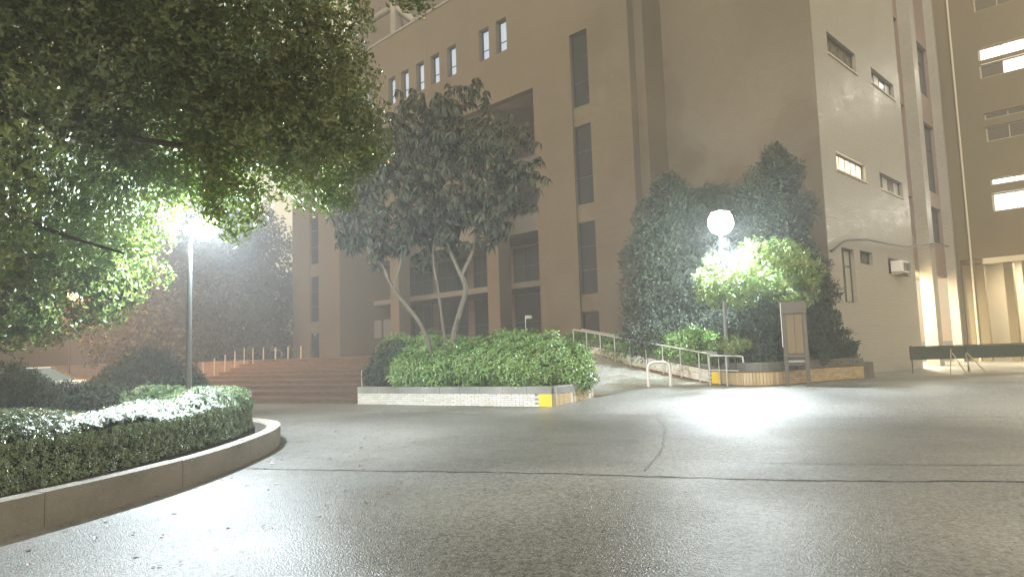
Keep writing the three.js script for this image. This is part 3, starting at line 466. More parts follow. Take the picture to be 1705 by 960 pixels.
struct('planting_bed', sheet([...nose.map(([x, , z]) => [x + 0.02, z - 0.12]), [11.5, -23.9], [6.9, -28.8], [5.2, -27.2], [2.6, -25.3], ...wallRun.slice(1).map(([x, , z]) => [x + 0.12, z - 0.06])].filter((p, i, a) => i === 0 || Math.hypot(p[0] - a[i - 1][0], p[1] - a[i - 1][1]) > 0.02), 0.86, 1.0), M.soil);

// ------------------------------------------------------------------ main building (portal front), tiled wing, right-hand building
const k = 0.9, X = (v) => v * k, Y = (v) => 0.16 + k * v, B0 = Y(1.3);
const T = [5.24, 0, -27.33], Cw = [11.41, 0, -23.97], Q = [25.58, 0, -38.1];
function windowIn(parent, x0, x1, y0, y1, { cols = 1, rows = 1, pane = M.glass, frame = M.frame, depth = 0.16, bar = 0.05, rowAt, sill } = {}) {
  const f = part(parent, 'window', merge([slab(x0, x1, y0, y0 + bar, -depth - 0.06, -depth), slab(x0, x1, y1 - bar, y1, -depth - 0.06, -depth), slab(x0, x0 + bar, y0 + bar, y1 - bar, -depth - 0.06, -depth), slab(x1 - bar, x1, y0 + bar, y1 - bar, -depth - 0.06, -depth)]), frame);
  const ys = rowAt ? [y0 + bar, ...rowAt.map((t) => y0 + (y1 - y0) * t), y1 - bar] : Array.from({ length: rows + 1 }, (_, i) => y0 + bar + (y1 - y0 - 2 * bar) * i / rows), w = (x1 - x0 - 2 * bar) / cols;
  for (let r = 0; r < ys.length - 1; r++) for (let c = 0; c < cols; c++) part(f, 'pane', slab(x0 + bar + c * w + bar * 0.3, x0 + bar + (c + 1) * w - bar * 0.3, ys[r] + bar * 0.3, ys[r + 1] - bar * 0.3, -depth - 0.045, -depth - 0.03), Array.isArray(pane) ? pane[(r * cols + c) % pane.length] : pane);
  const bars = []; for (let r = 1; r < ys.length - 1; r++) bars.push(slab(x0 + bar, x1 - bar, ys[r] - bar * 0.4, ys[r] + bar * 0.4, -depth - 0.05, -depth - 0.01)); for (let c = 1; c < cols; c++) bars.push(slab(x0 + bar + c * w - bar * 0.35, x0 + bar + c * w + bar * 0.35, y0 + bar, y1 - bar, -depth - 0.052, -depth - 0.012));
  if (bars.length) part(f, 'glazing_bar', merge(bars), frame);
  if (sill) part(f, 'sill', slab(x0 - 0.06, x1 + 0.06, y0 - 0.07, y0 - 0.002, -depth, 0.05), sill);
  return f;
}
const dimBlue = glow(C(0.55, 0.72, 0.9), 0.11); dimBlue.color = C(0.2, 0.22, 0.24);
{
  const b = thing('portal_building', 'brown tiled university block with tall window strips and deep entrance portal', 'building', T, -Math.PI / 4);
  const top = Y(22.93), pt = Y(15.4), xl = X(-33.2), wins = [22.2, 19.05, 17.55, 15.92, 14.38, 12.78, 9.87, 8.43].map((t) => [X(-t - 0.42), X(-t + 0.42), Y(18.17), Y(20.05)]);
  const strips = [[-3.55, -2.42], [-30.45, -29.05]], seg = [[13.5, 17.25], [8.56, 12.55], [4.1, 7.67], [1.7, 3.28]];
  const stripHoles = strips.flatMap(([a, c]) => [[X(a), X(c), Y(1.35), Y(17.3)]]);
  part(b, 'facade', wallWith([[xl, 0.6], [X(-26), 0.6], [X(-26), pt], [X(-6.17), pt], [X(-6.17), 0.6], [0, 0.6], [0, top], [xl, top]], [...wins, ...stripHoles], 0.45), M.brown);
  part(b, 'parapet_coping', slab(xl - 0.04, 0.04, top + 0.002, top + 0.12, -0.5, 0.05), M.concrete);
  for (const w of wins) windowIn(b, ...w, { rowAt: [0.36], pane: dimBlue, depth: 0.26, bar: 0.06 });
  for (const [a, c] of strips) seg.forEach(([y0, y1], i) => {
    windowIn(b, X(a), X(c), Y(y0), Y(y1), { rows: i < 3 ? 3 : 1, depth: 0.14, bar: 0.045, pane: M.glass });
    if (i) part(b, 'spandrel', slab(X(a), X(c), Y(y1) + 0.002, Y(seg[i - 1][0]) - 0.002, -0.25, -0.10), M.brown);
  });
  part(b, 'side_wall', slab(0.0, 0.45, 0.6, top, -6, -0.45), M.brown); part(b, 'side_wall', slab(-0.448, -0.002, 0.6, top - 0.01, -6, -0.452), M.brown);
  part(b, 'side_wall', slab(xl, xl + 0.45, 0.6, top - 0.01, -12, -0.452), M.brown);
  part(b, 'back_wall', slab(xl, 0.4, 0.6, top - 0.01, -12.4, -12.01), M.brown);
  part(b, 'roof', slab(xl + 0.46, -0.46, top - 1.2, top - 0.9, -12, -0.46), M.concrete);
  // portal recess
  const zb = -5.2;
  part(b, 'reveal', slab(X(-6.17), X(-6.17) + 0.3, 0.6, pt, zb, -0.452), M.brown); part(b, 'reveal', slab(X(-26) - 0.3, X(-26), 0.6, pt, zb, -0.452), M.brown);
  part(b, 'soffit', slab(X(-26), X(-6.17), pt, pt + 0.3, zb, -0.452), M.concrete);
  part(b, 'recess_wall', wallWith([[X(-26), 0.6], [X(-6.17), 0.6], [X(-6.17), pt], [X(-26), pt]], [], 0.3).translate(0, 0, zb), M.recess);
  for (const x of [-19.9, -10.25]) part(b, 'column', rbox(0.9, pt - 0.8, 0.9, 0.06, X(x), 0.8 + (pt - 0.8) / 2, -0.9), M.brown);
  for (const [y0, y1, z0] of [[5.15, 5.5, -2.6], [8.3, 9.4, -2.2], [11.9, 12.9, -2.6]]) part(b, 'balcony', merge([slab(X(-26) + 0.01, X(-6.17) - 0.01, Y(y0), Y(y0) + 0.28, zb + 0.01, z0), slab(X(-26) + 0.01, X(-6.17) - 0.01, Y(y0) + 0.282, Y(y1), z0 - 0.14, z0 - 0.004)]), M.balcony);
  for (const [y0, y1] of [[1.42 / 0.9 - 0.1, 5.1], [5.6, 8.2], [9.5, 11.8]]) for (let i = 0; i < 5; i++) { const w = (X(-6.17) - X(-26)) / 5; windowIn(b, X(-26) + i * w + 0.35, X(-26) + (i + 1) * w - 0.35, Math.max(PLAZA + 0.02, Y(y0)), Y(y1), { cols: 3, rows: 2, depth: -zb - 0.10, pane: M.glassGreen, frame: M.frame }); }
  const mk = (pts, r) => merge(pts.map(([a, c]) => { const g = rod(a, c, r, 4); return g; }));
  part(b, 'roof_frame', merge([slab(X(-20.8), X(-20.25), top + 0.12, top + 3.6, -1.6, -1.1), mk([[[X(-17), top + 0.1, -1.4], [X(-20.6), top + 2.9, -1.4]], [[X(-20.5), top + 3.0, -1.4], [X(-25), top + 3.1, -1.4]], [[X(-20.5), top + 3.0, -1.4], [X(-23.5), top + 1.2, -4]]], 0.28)]), M.concrete);
}
{
  const t = thing('rooftop_backdrop', 'rooftop block raised as a dark backdrop over the bright sky behind the parapet', 'roof structure', T, -Math.PI / 4);
  part(t, 'wall', slab(X(-32), X(-6), Y(22.0), Y(33), -10, -4.5), M.recess); part(t, 'roof', slab(X(-32.3), X(-5.7), Y(33) + 0.002, Y(33.4), -10.3, -4), M.roomDark);  // made tall to put a dark tone over the bright sky gap
}
const warmPane = glow(C(1, 0.80, 0.46), 0.30), brightPane = glow(C(1, 0.97, 0.86), 0.9), dullPane = S({ color: C(0.10, 0.085, 0.05), roughness: 0.25 }), paleFilm = S({ color: C(0.36, 0.36, 0.30), roughness: 0.4 });
{
  const b = thing('tiled_wing', 'cream tiled wing with small high windows and an air conditioner', 'building', Cw, Math.PI / 4), top = Y(28), xe = X(12.05);
  const W = { w1: [1.66, 5.2, 13.78, 14.72], w2: [7.38, 10.98, 13.95, 14.75], lit: [1.7, 5.36, 8.68, 9.47], w4: [7.4, 11.05, 8.7, 9.5], ac: [7.6, 11.3, 4.57, 5.35], sm: [3.7, 5.38, 4.81, 5.4], tall: [1.44, 2.94, 3.05, 5.35] };
  const H = Object.fromEntries(Object.entries(W).map(([n, [a, c, y0, y1]]) => [n, [X(a), X(c), Y(y0), Y(y1)]]));
  part(b, 'tiled_wall', wallWith([[0, -0.4], [xe, -0.4], [xe, top], [0, top]], Object.values(H), 0.35), M.cream);
  windowIn(b, ...H.w1, { cols: 4, pane: dullPane, depth: 0.14, sill: M.creamPlain }); windowIn(b, ...H.w2, { cols: 4, pane: [M.glass, paleFilm], depth: 0.14, sill: M.creamPlain });
  const lw = windowIn(b, ...H.lit, { cols: 5, pane: warmPane, depth: 0.14, bar: 0.06, sill: M.creamPlain }); lw.userData.label = 'lit window with warm yellow panes';
  windowIn(b, ...H.w4, { cols: 4, pane: [dullPane, paleFilm], depth: 0.14, sill: M.creamPlain }); windowIn(b, ...H.ac, { cols: 3, pane: dullPane, depth: 0.14 }); windowIn(b, ...H.sm, { cols: 2, pane: dullPane, depth: 0.14 }); windowIn(b, ...H.tall, { cols: 2, rowAt: [0.68], pane: [dullPane, paleFilm], depth: 0.14 });
  // left flank, seen in shade
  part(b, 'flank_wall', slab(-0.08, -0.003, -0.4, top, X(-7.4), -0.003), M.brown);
  // bays beyond the tiled wall
  const z0 = -0.55, bays = [[12.05, 15.3], [16.6, 21.6]];
  part(b, 'bay_wall', wallWith([[xe + 0.002, Y(5.2)], [X(22.6), Y(5.2)], [X(22.6), top], [xe + 0.002, top]], bays.flatMap(([a, c]) => [[10.4, 14.8], [7.2, 9.45], [16.6, 20]].map(([y0, y1]) => [X(a) + 0.15, X(c) - 0.1, Y(y0), Y(y1)])), 0.3).translate(0, 0, z0), M.pink);
  for (const [a, c] of bays) for (const [y0, y1] of [[10.4, 14.8], [7.2, 9.45], [16.6, 20]]) windowIn(b, X(a) + 0.15, X(c) - 0.1, Y(y0), Y(y1), { cols: 3, rowAt: [0.66], pane: [M.glass, paleFilm, M.glass], depth: 0.16 - z0, bar: 0.07 });
  part(b, 'pier', slab(X(15.35), X(16.35), -0.3, top, z0, 0.02), M.cream);
  part(b, 'pier', slab(X(21.6), X(21.95), -0.3, top, z0, -0.1), M.cream);
  // open ground floor
  part(b, 'porch_wall', slab(xe + 0.001, X(22.6), -0.4, Y(5.2), z0 - 3.2, z0 - 3.0), M.creamPlain); part(b, 'porch_ceiling', slab(xe, X(22.6), Y(5.2) + 0.002, Y(5.2) + 0.2, z0 - 3, z0 - 0.302), M.creamPlain);
  part(b, 'porch_wall', slab(xe - 0.2, xe - 0.002, -0.4, Y(5.2), z0 - 3, -0.352), M.creamPlain);
  part(b, 'porch_column', slab(X(18.9), X(19.25), -0.3, Y(5.2) - 0.002, z0 - 0.5, z0 - 0.2), M.barkDark);
  part(b, 'roof', slab(0.36, X(22.6), top - 0.6, top - 0.3, -9, -0.36), M.concrete); part(b, 'back_wall', slab(0.36, X(22.6), -0.4, top - 0.61, -9, -8.7), M.roomDark); part(b, 'floor_slab', slab(0.36, X(22.6), Y(5.2) + 0.21, Y(5.2) + 0.4, -8.69, z0 - 0.31), M.roomDark);
  for (const x of [13.8, 17.6]) { const f = part(b, 'ceiling_lamp', box(1.3, 0.05, 0.3, X(x), Y(5.2) - 0.03, z0 - 1.5), glow(C(1, 0.86, 0.6), 5)); f.userData.label = 'glowing ceiling lamp in the open porch'; const L = new THREE.RectAreaLight(C(1, 0.86, 0.60), 260, 1.3, 0.3); L.name = 'ceiling_lamp_light'; L.position.set(X(x), Y(5.2) - 0.07, z0 - 1.5); L.rotation.x = -Math.PI / 2; b.add(L); }
  const lr = new THREE.RectAreaLight(C(1, 0.82, 0.5), 0.3, 3.2, 0.65); lr.name = 'lit_window_light'; lr.position.set(X(3.5), Y(9.07), -0.1); lr.rotation.y = Math.PI; b.add(lr);
  const ac = thing('air_conditioner', 'boxy window air conditioner set in the tiled wall', 'air conditioner', [Cw[0] + X(8.6) * 0.7071, Y(4.66), Cw[2] - X(8.6) * 0.7071], Math.PI / 4); ac.scale.set(0.8, 0.85, 0.7);
  part(ac, 'case', rbox(1.5, 0.58, 0.6, 0.03, 0.3, 0.31, 0.2), M.white); part(ac, 'grille', merge(Array.from({ length: 9 }, (_, i) => slab(-0.02, 0.50, 0.09 + i * 0.05, 0.115 + i * 0.05, 0.5, 0.52))), M.frame); part(ac, 'bracket', merge([slab(-0.4, -0.34, -0.1, 0.0, -0.1, 0.5), slab(0.94, 1.0, -0.1, 0.0, -0.1, 0.5), slab(-0.4, 1.0, -0.002 - 0.03, 0.0, 0.42, 0.5)]), M.framePale); part(ac, 'side_panel', slab(0.55, 1.0, 0.1, 0.52, 0.5, 0.51), M.paper);
}
{
  const b = thing('ochre_building', 'ochre building at the right edge with two brightly lit windows', 'building', Q, -Math.PI / 4), top = Y(29), x1 = X(13);
  const rows = [{ y: [17.45, 19.4], lit: true, t: [18.35, 18.6] }, { y: [13.4, 15.2], lit: false, t: [14.33, 14.8] }, { y: [9.0, 11.1], lit: true, t: [10.15, 10.65] }, { y: [21.8, 23.7], lit: false, t: [22.7, 23] }];
  const holes = []; for (const r of rows) for (const x of [1.97, 7.3]) { holes.push([X(x), X(x + 4.6), Y(r.y[0]), Y(r.t[0])], [X(x), X(x + 4.6), Y(r.t[1]), Y(r.y[1])]); }
  part(b, 'facade', wallWith([[0, Y(6.2)], [x1, Y(6.2)], [x1, top], [0, top]], holes, 0.35), M.ochre);
  for (const r of rows) for (const x of [1.97, 7.3]) { const p = r.lit ? brightPane : dullPane; const a = windowIn(b, X(x), X(x + 4.6), Y(r.y[0]), Y(r.t[0]), { cols: 4, pane: r.lit && r.y[0] > 15 && x < 3 ? [dullPane, p, p, p] : p, depth: 0.14, bar: 0.07, frame: M.framePale }), c = windowIn(b, X(x), X(x + 4.6), Y(r.t[1]), Y(r.y[1]), { cols: 4, pane: p, depth: 0.14, bar: 0.07, frame: M.framePale }); if (r.lit) { const L = new THREE.RectAreaLight(C(1, 0.96, 0.84), 1.6, X(4.4), Y(r.y[1]) - Y(r.y[0]) - 0.4); L.name = 'lit_window_light'; L.position.set(X(x + 2.3), (Y(r.y[0]) + Y(r.y[1])) / 2, -0.09); L.rotation.y = Math.PI; b.add(L); } }
  part(b, 'beam', slab(X(1.2), x1, Y(5.85), Y(6.2) - 0.002, -0.6, 0.08), M.creamPlain);
  for (const [x, w] of [[0.05, 1.15], [2.2, 0.45], [3.1, 0.5], [6.8, 0.6], [10.5, 0.6]]) part(b, 'pier', slab(X(x), X(x + w), -0.4, Y(5.85) - 0.002, -0.55, 0.0), M.ochre);
  part(b, 'inner_wall', slab(0, x1, -0.4, Y(6.2), -3.4, -3.2), M.creamPlain); part(b, 'ceiling', slab(0, x1, Y(6.2), Y(6.2) + 0.2, -3.2, -0.36), M.creamPlain); part(b, 'red_sign', slab(X(3.75), X(4.3), Y(3.9), Y(5.6), -3.19, -3.12), S({ color: C(0.35, 0.06, 0.06), roughness: 0.5 }));
  part(b, 'drain_pipe', rod([0.55, 0, 0.09], [0.55, top - 0.5, 0.09], 0.06), M.creamPlain); part(b, 'side_wall', slab(-0.35, -0.001, -0.4, top, -8, -0.001), M.ochre); part(b, 'back_wall', slab(0, x1, -0.4, top, -8.3, -8.01), M.roomDark); part(b, 'roof', slab(0, x1, top + 0.002, top + 0.3, -8, 0), M.concrete);
  const f = part(b, 'ceiling_lamp', box(1.3, 0.05, 0.3, X(4.4), Y(6.2) - 0.03, -1.7), glow(C(1, 0.86, 0.6), 5)); const L = new THREE.RectAreaLight(C(1, 0.86, 0.60), 110, 1.3, 0.3); L.name = 'ceiling_lamp_light'; L.position.set(X(4.4), Y(6.2) - 0.07, -1.7); L.rotation.x = -Math.PI / 2; b.add(L);
}
{ // the cable across the wing
  const o = [Cw[0], Y(5.2), Cw[2]], q = (x, y, z) => [x * 0.7071 + z * 0.7071, y, -x * 0.7071 + z * 0.7071];
  const c = thing('cable', 'thick grey cable sagging across the tiled wall above the air conditioner', 'cable', o);
  part(c, 'sheath', tube([q(-0.05, -0.15, 0.12), q(1.2, 0.32, 0.22), q(3.4, 0.55, 0.3), q(6, 0.6, 0.35), q(9, 0.75, 0.35), q(11.5, 1.05, 0.3), q(14, 1.35, 0.2), q(17, 1.45, 0.15)], 0.045, 8, 60), M.boardFrame);
  part(c, 'wall_hook', rod(q(0.1, -0.1, 0), q(0.1, -0.1, 0.2), 0.02), M.frame);
}

// ------------------------------------------------------------------ bed on the right: hedges, trees, shrub, notice board
hedge('dark clipped hedge behind the ramp handrail', curve([[2.2, 0.86, -25.9], [3.6, 0.86, -24.3], [5.1, 0.86, -22.2], [6.0, 0.86, -21.0]], 14), 0.9, 0, 0.95, G.dense, LM.shrub, 150, 31, { bump: 0.1 });
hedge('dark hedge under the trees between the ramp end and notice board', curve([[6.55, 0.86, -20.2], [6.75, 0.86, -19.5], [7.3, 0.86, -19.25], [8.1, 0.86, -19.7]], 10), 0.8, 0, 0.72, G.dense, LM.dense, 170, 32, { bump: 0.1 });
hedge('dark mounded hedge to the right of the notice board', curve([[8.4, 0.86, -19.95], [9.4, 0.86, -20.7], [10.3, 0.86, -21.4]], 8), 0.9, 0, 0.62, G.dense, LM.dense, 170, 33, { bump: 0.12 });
makeTree('small_bush', 'small bright round bush lit at the foot of the right lamp', 'bush', [6.2, 0.86, -19.0], [[[[6.2, 0.8, -19], [6.2, 1.4, -19]], 0.03, 0.015]], [[6.2, 1.5, -19, 0.28], [5.97, 1.48, -19, 0.2], [6.46, 1.5, -19.05, 0.2]], G.pale, LM.pale, 170, 35, M.barkDark, { stemName: 'stem', hole: 0.25, flat: 0.8, s0: 0.4, s1: 0.75 });
for (const [i, [label, base, balls]] of [
  ['dark dense evergreen left of the right lamp, against the tower', [5.0, 0.86, -22.9], [[4.55, 1.9, -22.7, 0.85], [5.6, 2.0, -23.0, 0.95], [4.6, 3.2, -22.8, 0.85], [5.5, 3.5, -23, 1.0], [4.75, 4.6, -22.9, 0.85], [5.4, 5.2, -23, 0.95], [5.0, 5.8, -23, 0.7], [5.7, 6.3, -23.1, 0.8], [5.6, 7.0, -23.1, 0.45]]],
  ['dark evergreen directly behind the dazzling right lamp', [7.3, 0.86, -23.2], [[6.7, 2.0, -23.2, 1.1], [7.6, 2.6, -23.2, 1.1], [7.4, 3.6, -23.3, 1.25], [6.6, 4.2, -23.4, 1.1], [7.3, 5.2, -23.5, 1.15], [6.7, 6.0, -23.5, 0.85], [7.9, 6.1, -23.3, 0.85], [7.2, 6.6, -23.5, 0.5]]],
  ['tallest dark evergreen, right of the dazzling lamp', [9.0, 0.86, -22.2], [[8.8, 2.0, -22, 1.1], [9.3, 2.4, -21.9, 0.7], [8.7, 3.4, -22.2, 0.95], [9.2, 4.4, -22.3, 0.8], [8.8, 5.3, -22.4, 1.0], [9.4, 5.9, -22.5, 0.85], [8.7, 6.6, -22.5, 0.75], [9.3, 7.2, -22.5, 0.65], [9.1, 7.8, -22.5, 0.35]]],
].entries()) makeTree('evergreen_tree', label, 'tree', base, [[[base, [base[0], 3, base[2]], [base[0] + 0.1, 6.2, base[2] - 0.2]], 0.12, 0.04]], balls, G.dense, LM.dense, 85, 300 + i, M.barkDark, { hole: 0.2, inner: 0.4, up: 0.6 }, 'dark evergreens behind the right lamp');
makeTree('arching_shrub', 'arching shrub with pale lit leaves under the right lamp', 'shrub', [8.2, 0.86, -20.1],
  [[[[8.2, 0.8, -20.2], [8.1, 2.2, -20], [7.6, 3.4, -19.7]], 0.06, 0.025], [[[8.25, 0.8, -20.1], [8.6, 2.3, -19.9], [8.9, 3.5, -19.8]], 0.05, 0.02], [[[7.9, 2.6, -19.9], [7.0, 3.4, -19.5], [6.1, 3.5, -19.5]], 0.03, 0.012]],
  [[6.12, 3.45, -19.6, 0.62], [7.12, 3.70, -19.4, 0.7], [8.05, 3.78, -19.6, 0.62], [8.65, 3.5, -19.8, 0.5], [5.83, 3.07, -19.6, 0.42], [6.59, 3.12, -19.5, 0.5], [7.77, 3.07, -19.4, 0.4], [8.4, 2.95, -19.6, 0.42]],
  G.pale, LM.pale, 75, 36, M.barkDark, { hole: 0.4, up: 0.1, s0: 0.7, s1: 1.3 });
makeTree('shade_shrub', 'dark leafy shrub against the corner of the tiled wall', 'shrub', [9.75, 0.86, -21.6], [[[[9.75, 0.8, -21.6], [9.8, 2.4, -21.7], [9.7, 3.8, -21.7]], 0.07, 0.03]], [[9.6, 2.0, -21.4, 0.6], [9.7, 3.0, -21.5, 0.55], [9.75, 3.8, -21.6, 0.4], [8.7, 2.0, -20.9, 0.8], [7.6, 2.0, -20.6, 0.75]], G.dense, LM.dense, 95, 37, M.barkDark, { hole: 0.25 });
{
  const b = thing('notice_board', 'freestanding grey notice board with two wooden doors by the bed wall', 'notice board', [7.55, land(7.5, -18), -18.1], -0.38); b.scale.set(0.76, 0.95, 0.9);
  for (const x of [-0.34, 0.34]) part(b, 'post', box(0.13, 2.35, 0.13, x, 1.175, 0), M.boardFrame);
  part(b, 'frame', merge([slab(-0.42, 0.42, 2.04, 2.12, -0.1, 0.12), slab(-0.42, 0.42, 0.80, 0.88, -0.1, 0.12), slab(-0.275, 0.275, 0.882, 2.038, -0.08, 0.02)]), M.boardFrame);
  for (const s of [-1, 1]) part(b, 'door', rbox(0.258, 1.12, 0.03, 0.006, s * 0.134, 1.46, 0.045), M.wood);
  part(b, 'header', slab(-0.42, 0.42, 2.124, 2.36, -0.1, 0.1), M.boardFrame);
  part(b, 'label_strip', slab(-0.26, 0.26, 0.66, 0.72, -0.04, 0.04), M.concrete); part(b, 'lower_panel', slab(-0.275, 0.275, 0.58, 0.798, -0.06, -0.042), M.boardFrame);
  part(b, 'painted_lit_edge', slab(-0.428, -0.408, 1.1, 2.36, 0.068, 0.125), M.white);  // white strip paints the lamp light caught on the left edge
}
// ------------------------------------------------------------------ rails, hoop, barrier, posts, small things
function bar(t, name, pts, r = 0.024) { return part(t, name, tube(pts, r, 8, pts.length * 8), M.steel); }
function handrail(label, off, extra) {
  const o = [6.0, 0, -20.0], t = thing('handrail', label, 'handrail', o, 0, 'steel handrails along the ramp wall'), P = (tt, y) => { const x = 2.4 + 3.7 * (1 - tt), z = -25.05 + 5.1 * (1 - tt), nx = -0.81 * off, nz = 0.587 * off; return [x + nx - 6, y + rampY(tt), z + nz + 20]; };
  part(t, 'rail', merge([rod(P(0.0, 0.85), P(1.02, 0.85), 0.026), rod(P(0, 0.45), P(1.02, 0.45), 0.018)].slice(0, extra ? 2 : 1)), M.steel);
  for (let i = 0; i <= 9; i++) part(t, 'post', rod(P(i / 9 * 1.02, off < 0 ? 0.35 : -0.05), P(i / 9 * 1.02, 0.86), 0.021), M.steel);
  return t;
}
handrail('steel handrail with thin posts on the ramp side of the low wall', 0.12, false);
handrail('steel handrail behind the first one, set on the bed side', -0.3, false);
{
  const y = land(6.3, -19.3), t = thing('guard_rail', 'bright bent steel guard rail at the foot of the ramp wall', 'rail', [6.3, y, -19.2]);
  bar(t, 'hoop', [[-0.72, 0.02, -0.2], [-0.72, 0.8, -0.2], [-0.66, 0.86, -0.15], [0.0, 0.83, 0.3], [0.07, 0.76, 0.35], [0.08, 0.0, 0.36]], 0.027); part(t, 'middle_rail', rod([-0.72, 0.45, -0.2], [0.075, 0.42, 0.35], 0.016), M.steel); part(t, 'post', rod([-0.32, 0, 0.08], [-0.32, 0.84, 0.08], 0.02), M.steel);
}
{
  const y = land(4.3, -20.3), t = thing('hoop_barrier', 'arched steel hoop barrier standing alone at the ramp entrance', 'barrier', [4.33, y, -20.35], -0.1);
  const pts = [[-0.33, 0, 0]]; for (let i = 0; i <= 12; i++) { const a = Math.PI * (1 - i / 12); pts.push([0.33 * Math.sign(Math.cos(a)) * Math.pow(Math.abs(Math.cos(a)), 0.7), 0.48 + 0.25 * Math.pow(Math.sin(a), 0.7), 0]); } pts.push([0.33, 0, 0]);
  part(t, 'hoop', tube(pts, 0.05, 12, 80), M.bright); for (const s of [-1, 1]) part(t, 'base_plate', new THREE.CylinderGeometry(0.08, 0.08, 0.014, 16).translate(s * 0.33, 0.016, 0), M.bright);
}
{
  const d = 27.0, y = land(18, -28) + 0.03, t = thing('banner_barrier', 'long dark green mesh banner barrier in front of the lit porch', 'barrier', [15.9, y, -27.2], -0.06);
  part(t, 'banner', merge([rbox(4.5, 0.5, 0.05, 0.02, 2.25, 0.78, 0), rbox(4.2, 0.5, 0.05, 0.02, 6.65, 0.80, 0)]), M.banner); for (const x of [0.05, 2.2, 4.45, 6.6, 8.6]) part(t, 'leg', rod([x, 0, 0.04], [x, 1.1, 0.04], 0.025), M.boardFrame); part(t, 'top_rail', rod([0, 1.05, 0], [8.8, 1.07, 0], 0.02), M.boardFrame);
  const tr = thing('trestle', 'thin crossed trestle poles leaning before the dark banner barrier', 'trestle', [17.4, land(17.4, -26.4) + 0.01, -26.4]);
  for (const [a, b2] of [[[-0.45, 0, 0], [-0.35, 0.95, 0]], [[0.1, 0, 0.1], [-0.25, 0.8, -0.1]], [[0.35, 0, 0], [0.2, 0.75, 0]], [[0.9, 0, 0.1], [0.3, 0.8, -0.1]]]) part(tr, 'pole', rod(a, b2, 0.022), M.framePale);
}
{
  for (let i = 0; i < 11; i++) { const t = i < 9 ? i / 8 : 1, x = -14.0 + 0.3 * t, z = -27.0 - 8.4 * t, s = rel(x, z, -4.95, -21.6)[1]; if (i > 8) continue; const y = RISE * Math.max(1, Math.min(STEPS, Math.floor(s) + 1)); const p = thing('rail_post', `${['lowest', 'second lowest', 'third lowest', 'fourth from the bottom', 'middle', 'fourth from the top', 'third highest', 'second highest', 'highest'][i]} thin post of the row climbing the left edge of the stairs`, 'post', [x, y - 0.02, z], 0, 'posts along the left edge of the stairs'); part(p, 'shaft', rod([0, 0, 0], [0, 0.78, 0], 0.03), M.framePale); part(p, 'knob', new THREE.SphereGeometry(0.04, 10, 8).translate(0, 0.79, 0), M.framePale); }
  [[-15.6, -42], [-14.6, -41.3], [-13.6, -40.6], [-12.6, -39.9]].forEach(([x, z], i) => { const p = thing('bollard', `${['leftmost', 'second from left', 'third from left', 'rightmost'][i]} pale bollard at the stair top before the building's left leg`, 'bollard', [x, PLAZA, z], 0, 'bollards at the top of the stairs'); part(p, 'shaft', rod([0, 0, 0], [0, 0.7, 0], 0.045), M.framePale); part(p, 'cap', new THREE.SphereGeometry(0.055, 10, 8).translate(0, 0.7, 0), M.framePale); });
  const q = at2(-0.35, 0.5), p = thing('handrail', 'short pale handrail at the right end of the stairs by the planter', 'handrail', [q[0], RISE, q[1]]);
  const d = (s, y) => [N0[0] * s, y, N0[1] * s]; bar(p, 'rail', [d(0, 0.9), d(1.5, 1.14), d(3.0, 1.38)], 0.022); for (const s of [0, 1.5, 3]) part(p, 'post', rod(d(s, s * 0.158 - 0.1), d(s, 0.9 + s * 0.16), 0.02), M.steel);
  const sg = thing('small_sign', 'small white sign on a thin post at the dark entrance', 'sign', [0.55, PLAZA, -27.0], 0.2); part(sg, 'panel', rbox(0.26, 0.13, 0.02, 0.005, 0.08, 1.42, 0), M.framePale); part(sg, 'post', rod([-0.05, 0, -0.02], [-0.05, 1.5, -0.02], 0.018), M.steel);
}
{ // notices on the recess wall
  const u = [0.7071, 0.7071];
  [[-24.6, 3.6], [-23.4, 3.55], [-22.2, 3.6]].forEach(([x, y], i) => { const px = X(x), z = -2.1, o = thing('bulletin_stand', ['leftmost pale bulletin stand standing in the dark entrance recess', 'middle pale bulletin stand standing in the dark entrance recess', 'rightmost pale bulletin stand standing in the dark entrance recess'][i], 'bulletin stand', [T[0] + px * 0.7071 - z * 0.7071, PLAZA, T[2] + px * 0.7071 + z * 0.7071], -Math.PI / 4, 'bulletin stands in the entrance recess'); part(o, 'sheet', rbox(0.85, 1.15, 0.03, 0.005, 0, 1.75, 0.02), M.paper); for (const s of [-1, 1]) part(o, 'leg', rod([s * 0.36, 0, 0], [s * 0.36, 2.3, 0], 0.02), M.frame); });
}
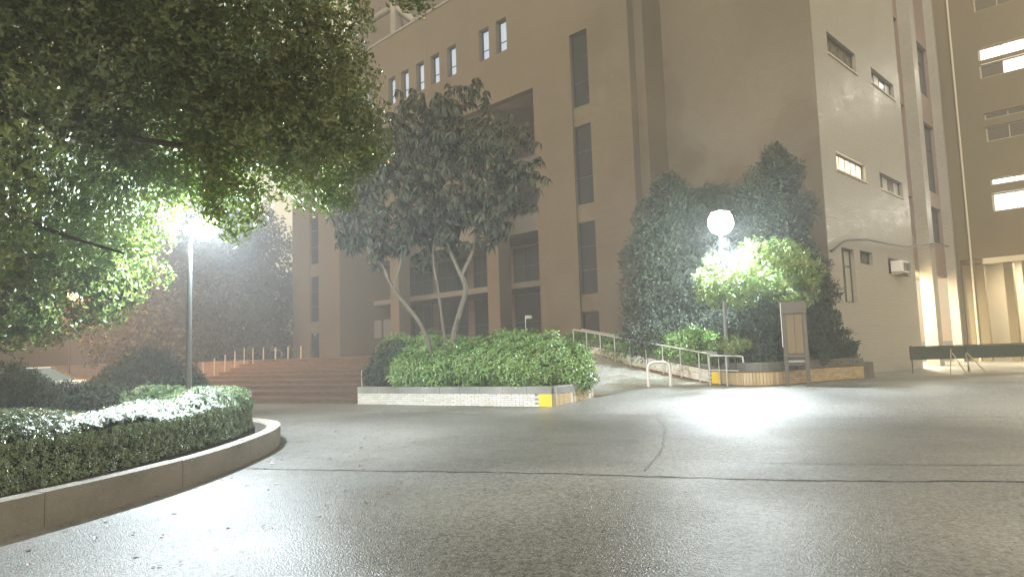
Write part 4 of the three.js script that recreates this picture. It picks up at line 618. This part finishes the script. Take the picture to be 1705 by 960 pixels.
{ // white car and gate far left
  const c = thing('parked_car', 'white parked car half hidden behind dark bushes at the far left', 'car', [-17.0, 0.0, -24.6], 0.5);
  const s = new THREE.Shape(); s.moveTo(-2.0, 0.3); s.lineTo(-2.05, 0.75); s.quadraticCurveTo(-1.9, 0.95, -1.3, 0.98); s.lineTo(1.0, 0.92); s.quadraticCurveTo(1.9, 0.85, 2.05, 0.6); s.lineTo(2.05, 0.3); s.closePath();
  part(c, 'body', toCreasedNormals(new THREE.ExtrudeGeometry(s, { depth: 1.5, bevelEnabled: true, bevelSize: 0.07, bevelThickness: 0.08, bevelSegments: 3 }).translate(0, 0, -0.75), 0.6), M.carPaint);
  const r = new THREE.Shape(); r.moveTo(-1.75, 0.96); r.lineTo(-1.2, 1.42); r.lineTo(0.1, 1.44); r.lineTo(0.95, 0.95); r.closePath();
  part(c, 'cabin_glass', new THREE.ExtrudeGeometry(r, { depth: 1.3, bevelEnabled: true, bevelSize: 0.03, bevelThickness: 0.05, bevelSegments: 2 }).translate(0, 0, -0.65), S({ color: C(0.25, 0.3, 0.3), roughness: 0.08 })); part(c, 'roof', rbox(1.4, 0.05, 1.28, 0.02, -0.55, 1.47, 0), M.carPaint);
  for (const x of [-1.25, 1.3]) for (const z of [-0.76, 0.76]) { const w = part(c, 'wheel', new THREE.CylinderGeometry(0.32, 0.32, 0.2, 24).rotateX(Math.PI / 2).translate(x, 0.32, z), M.rubber); part(w, 'rim', new THREE.CylinderGeometry(0.19, 0.19, 0.22, 16).rotateX(Math.PI / 2).translate(x, 0.32, z), M.steel); }
  for (const z of [-0.6, 0.6]) part(c, 'headlight', rbox(0.08, 0.13, 0.3, 0.03, 2.1, 0.68, z), M.white);
  const g = thing('slatted_gate', 'low white slatted gate beside the orange lamp pole', 'gate', [-18.6, 0, -29.5], -0.1);
  part(g, 'top_rail', slab(-1.0, 0.9, 0.62, 0.70, -0.04, 0.04), M.white); part(g, 'bottom_rail', slab(-1.0, 0.9, 0.1, 0.16, -0.03, 0.03), M.white); for (let i = 0; i < 14; i++) part(g, 'slat', slab(-0.95 + i * 0.13, -0.88 + i * 0.13, 0.162, 0.618, -0.02, 0.02), M.white); part(g, 'gate_post', slab(0.92, 1.25, 0, 0.88, -0.15, 0.15), M.white);
}
renderer.render(scene, camera);
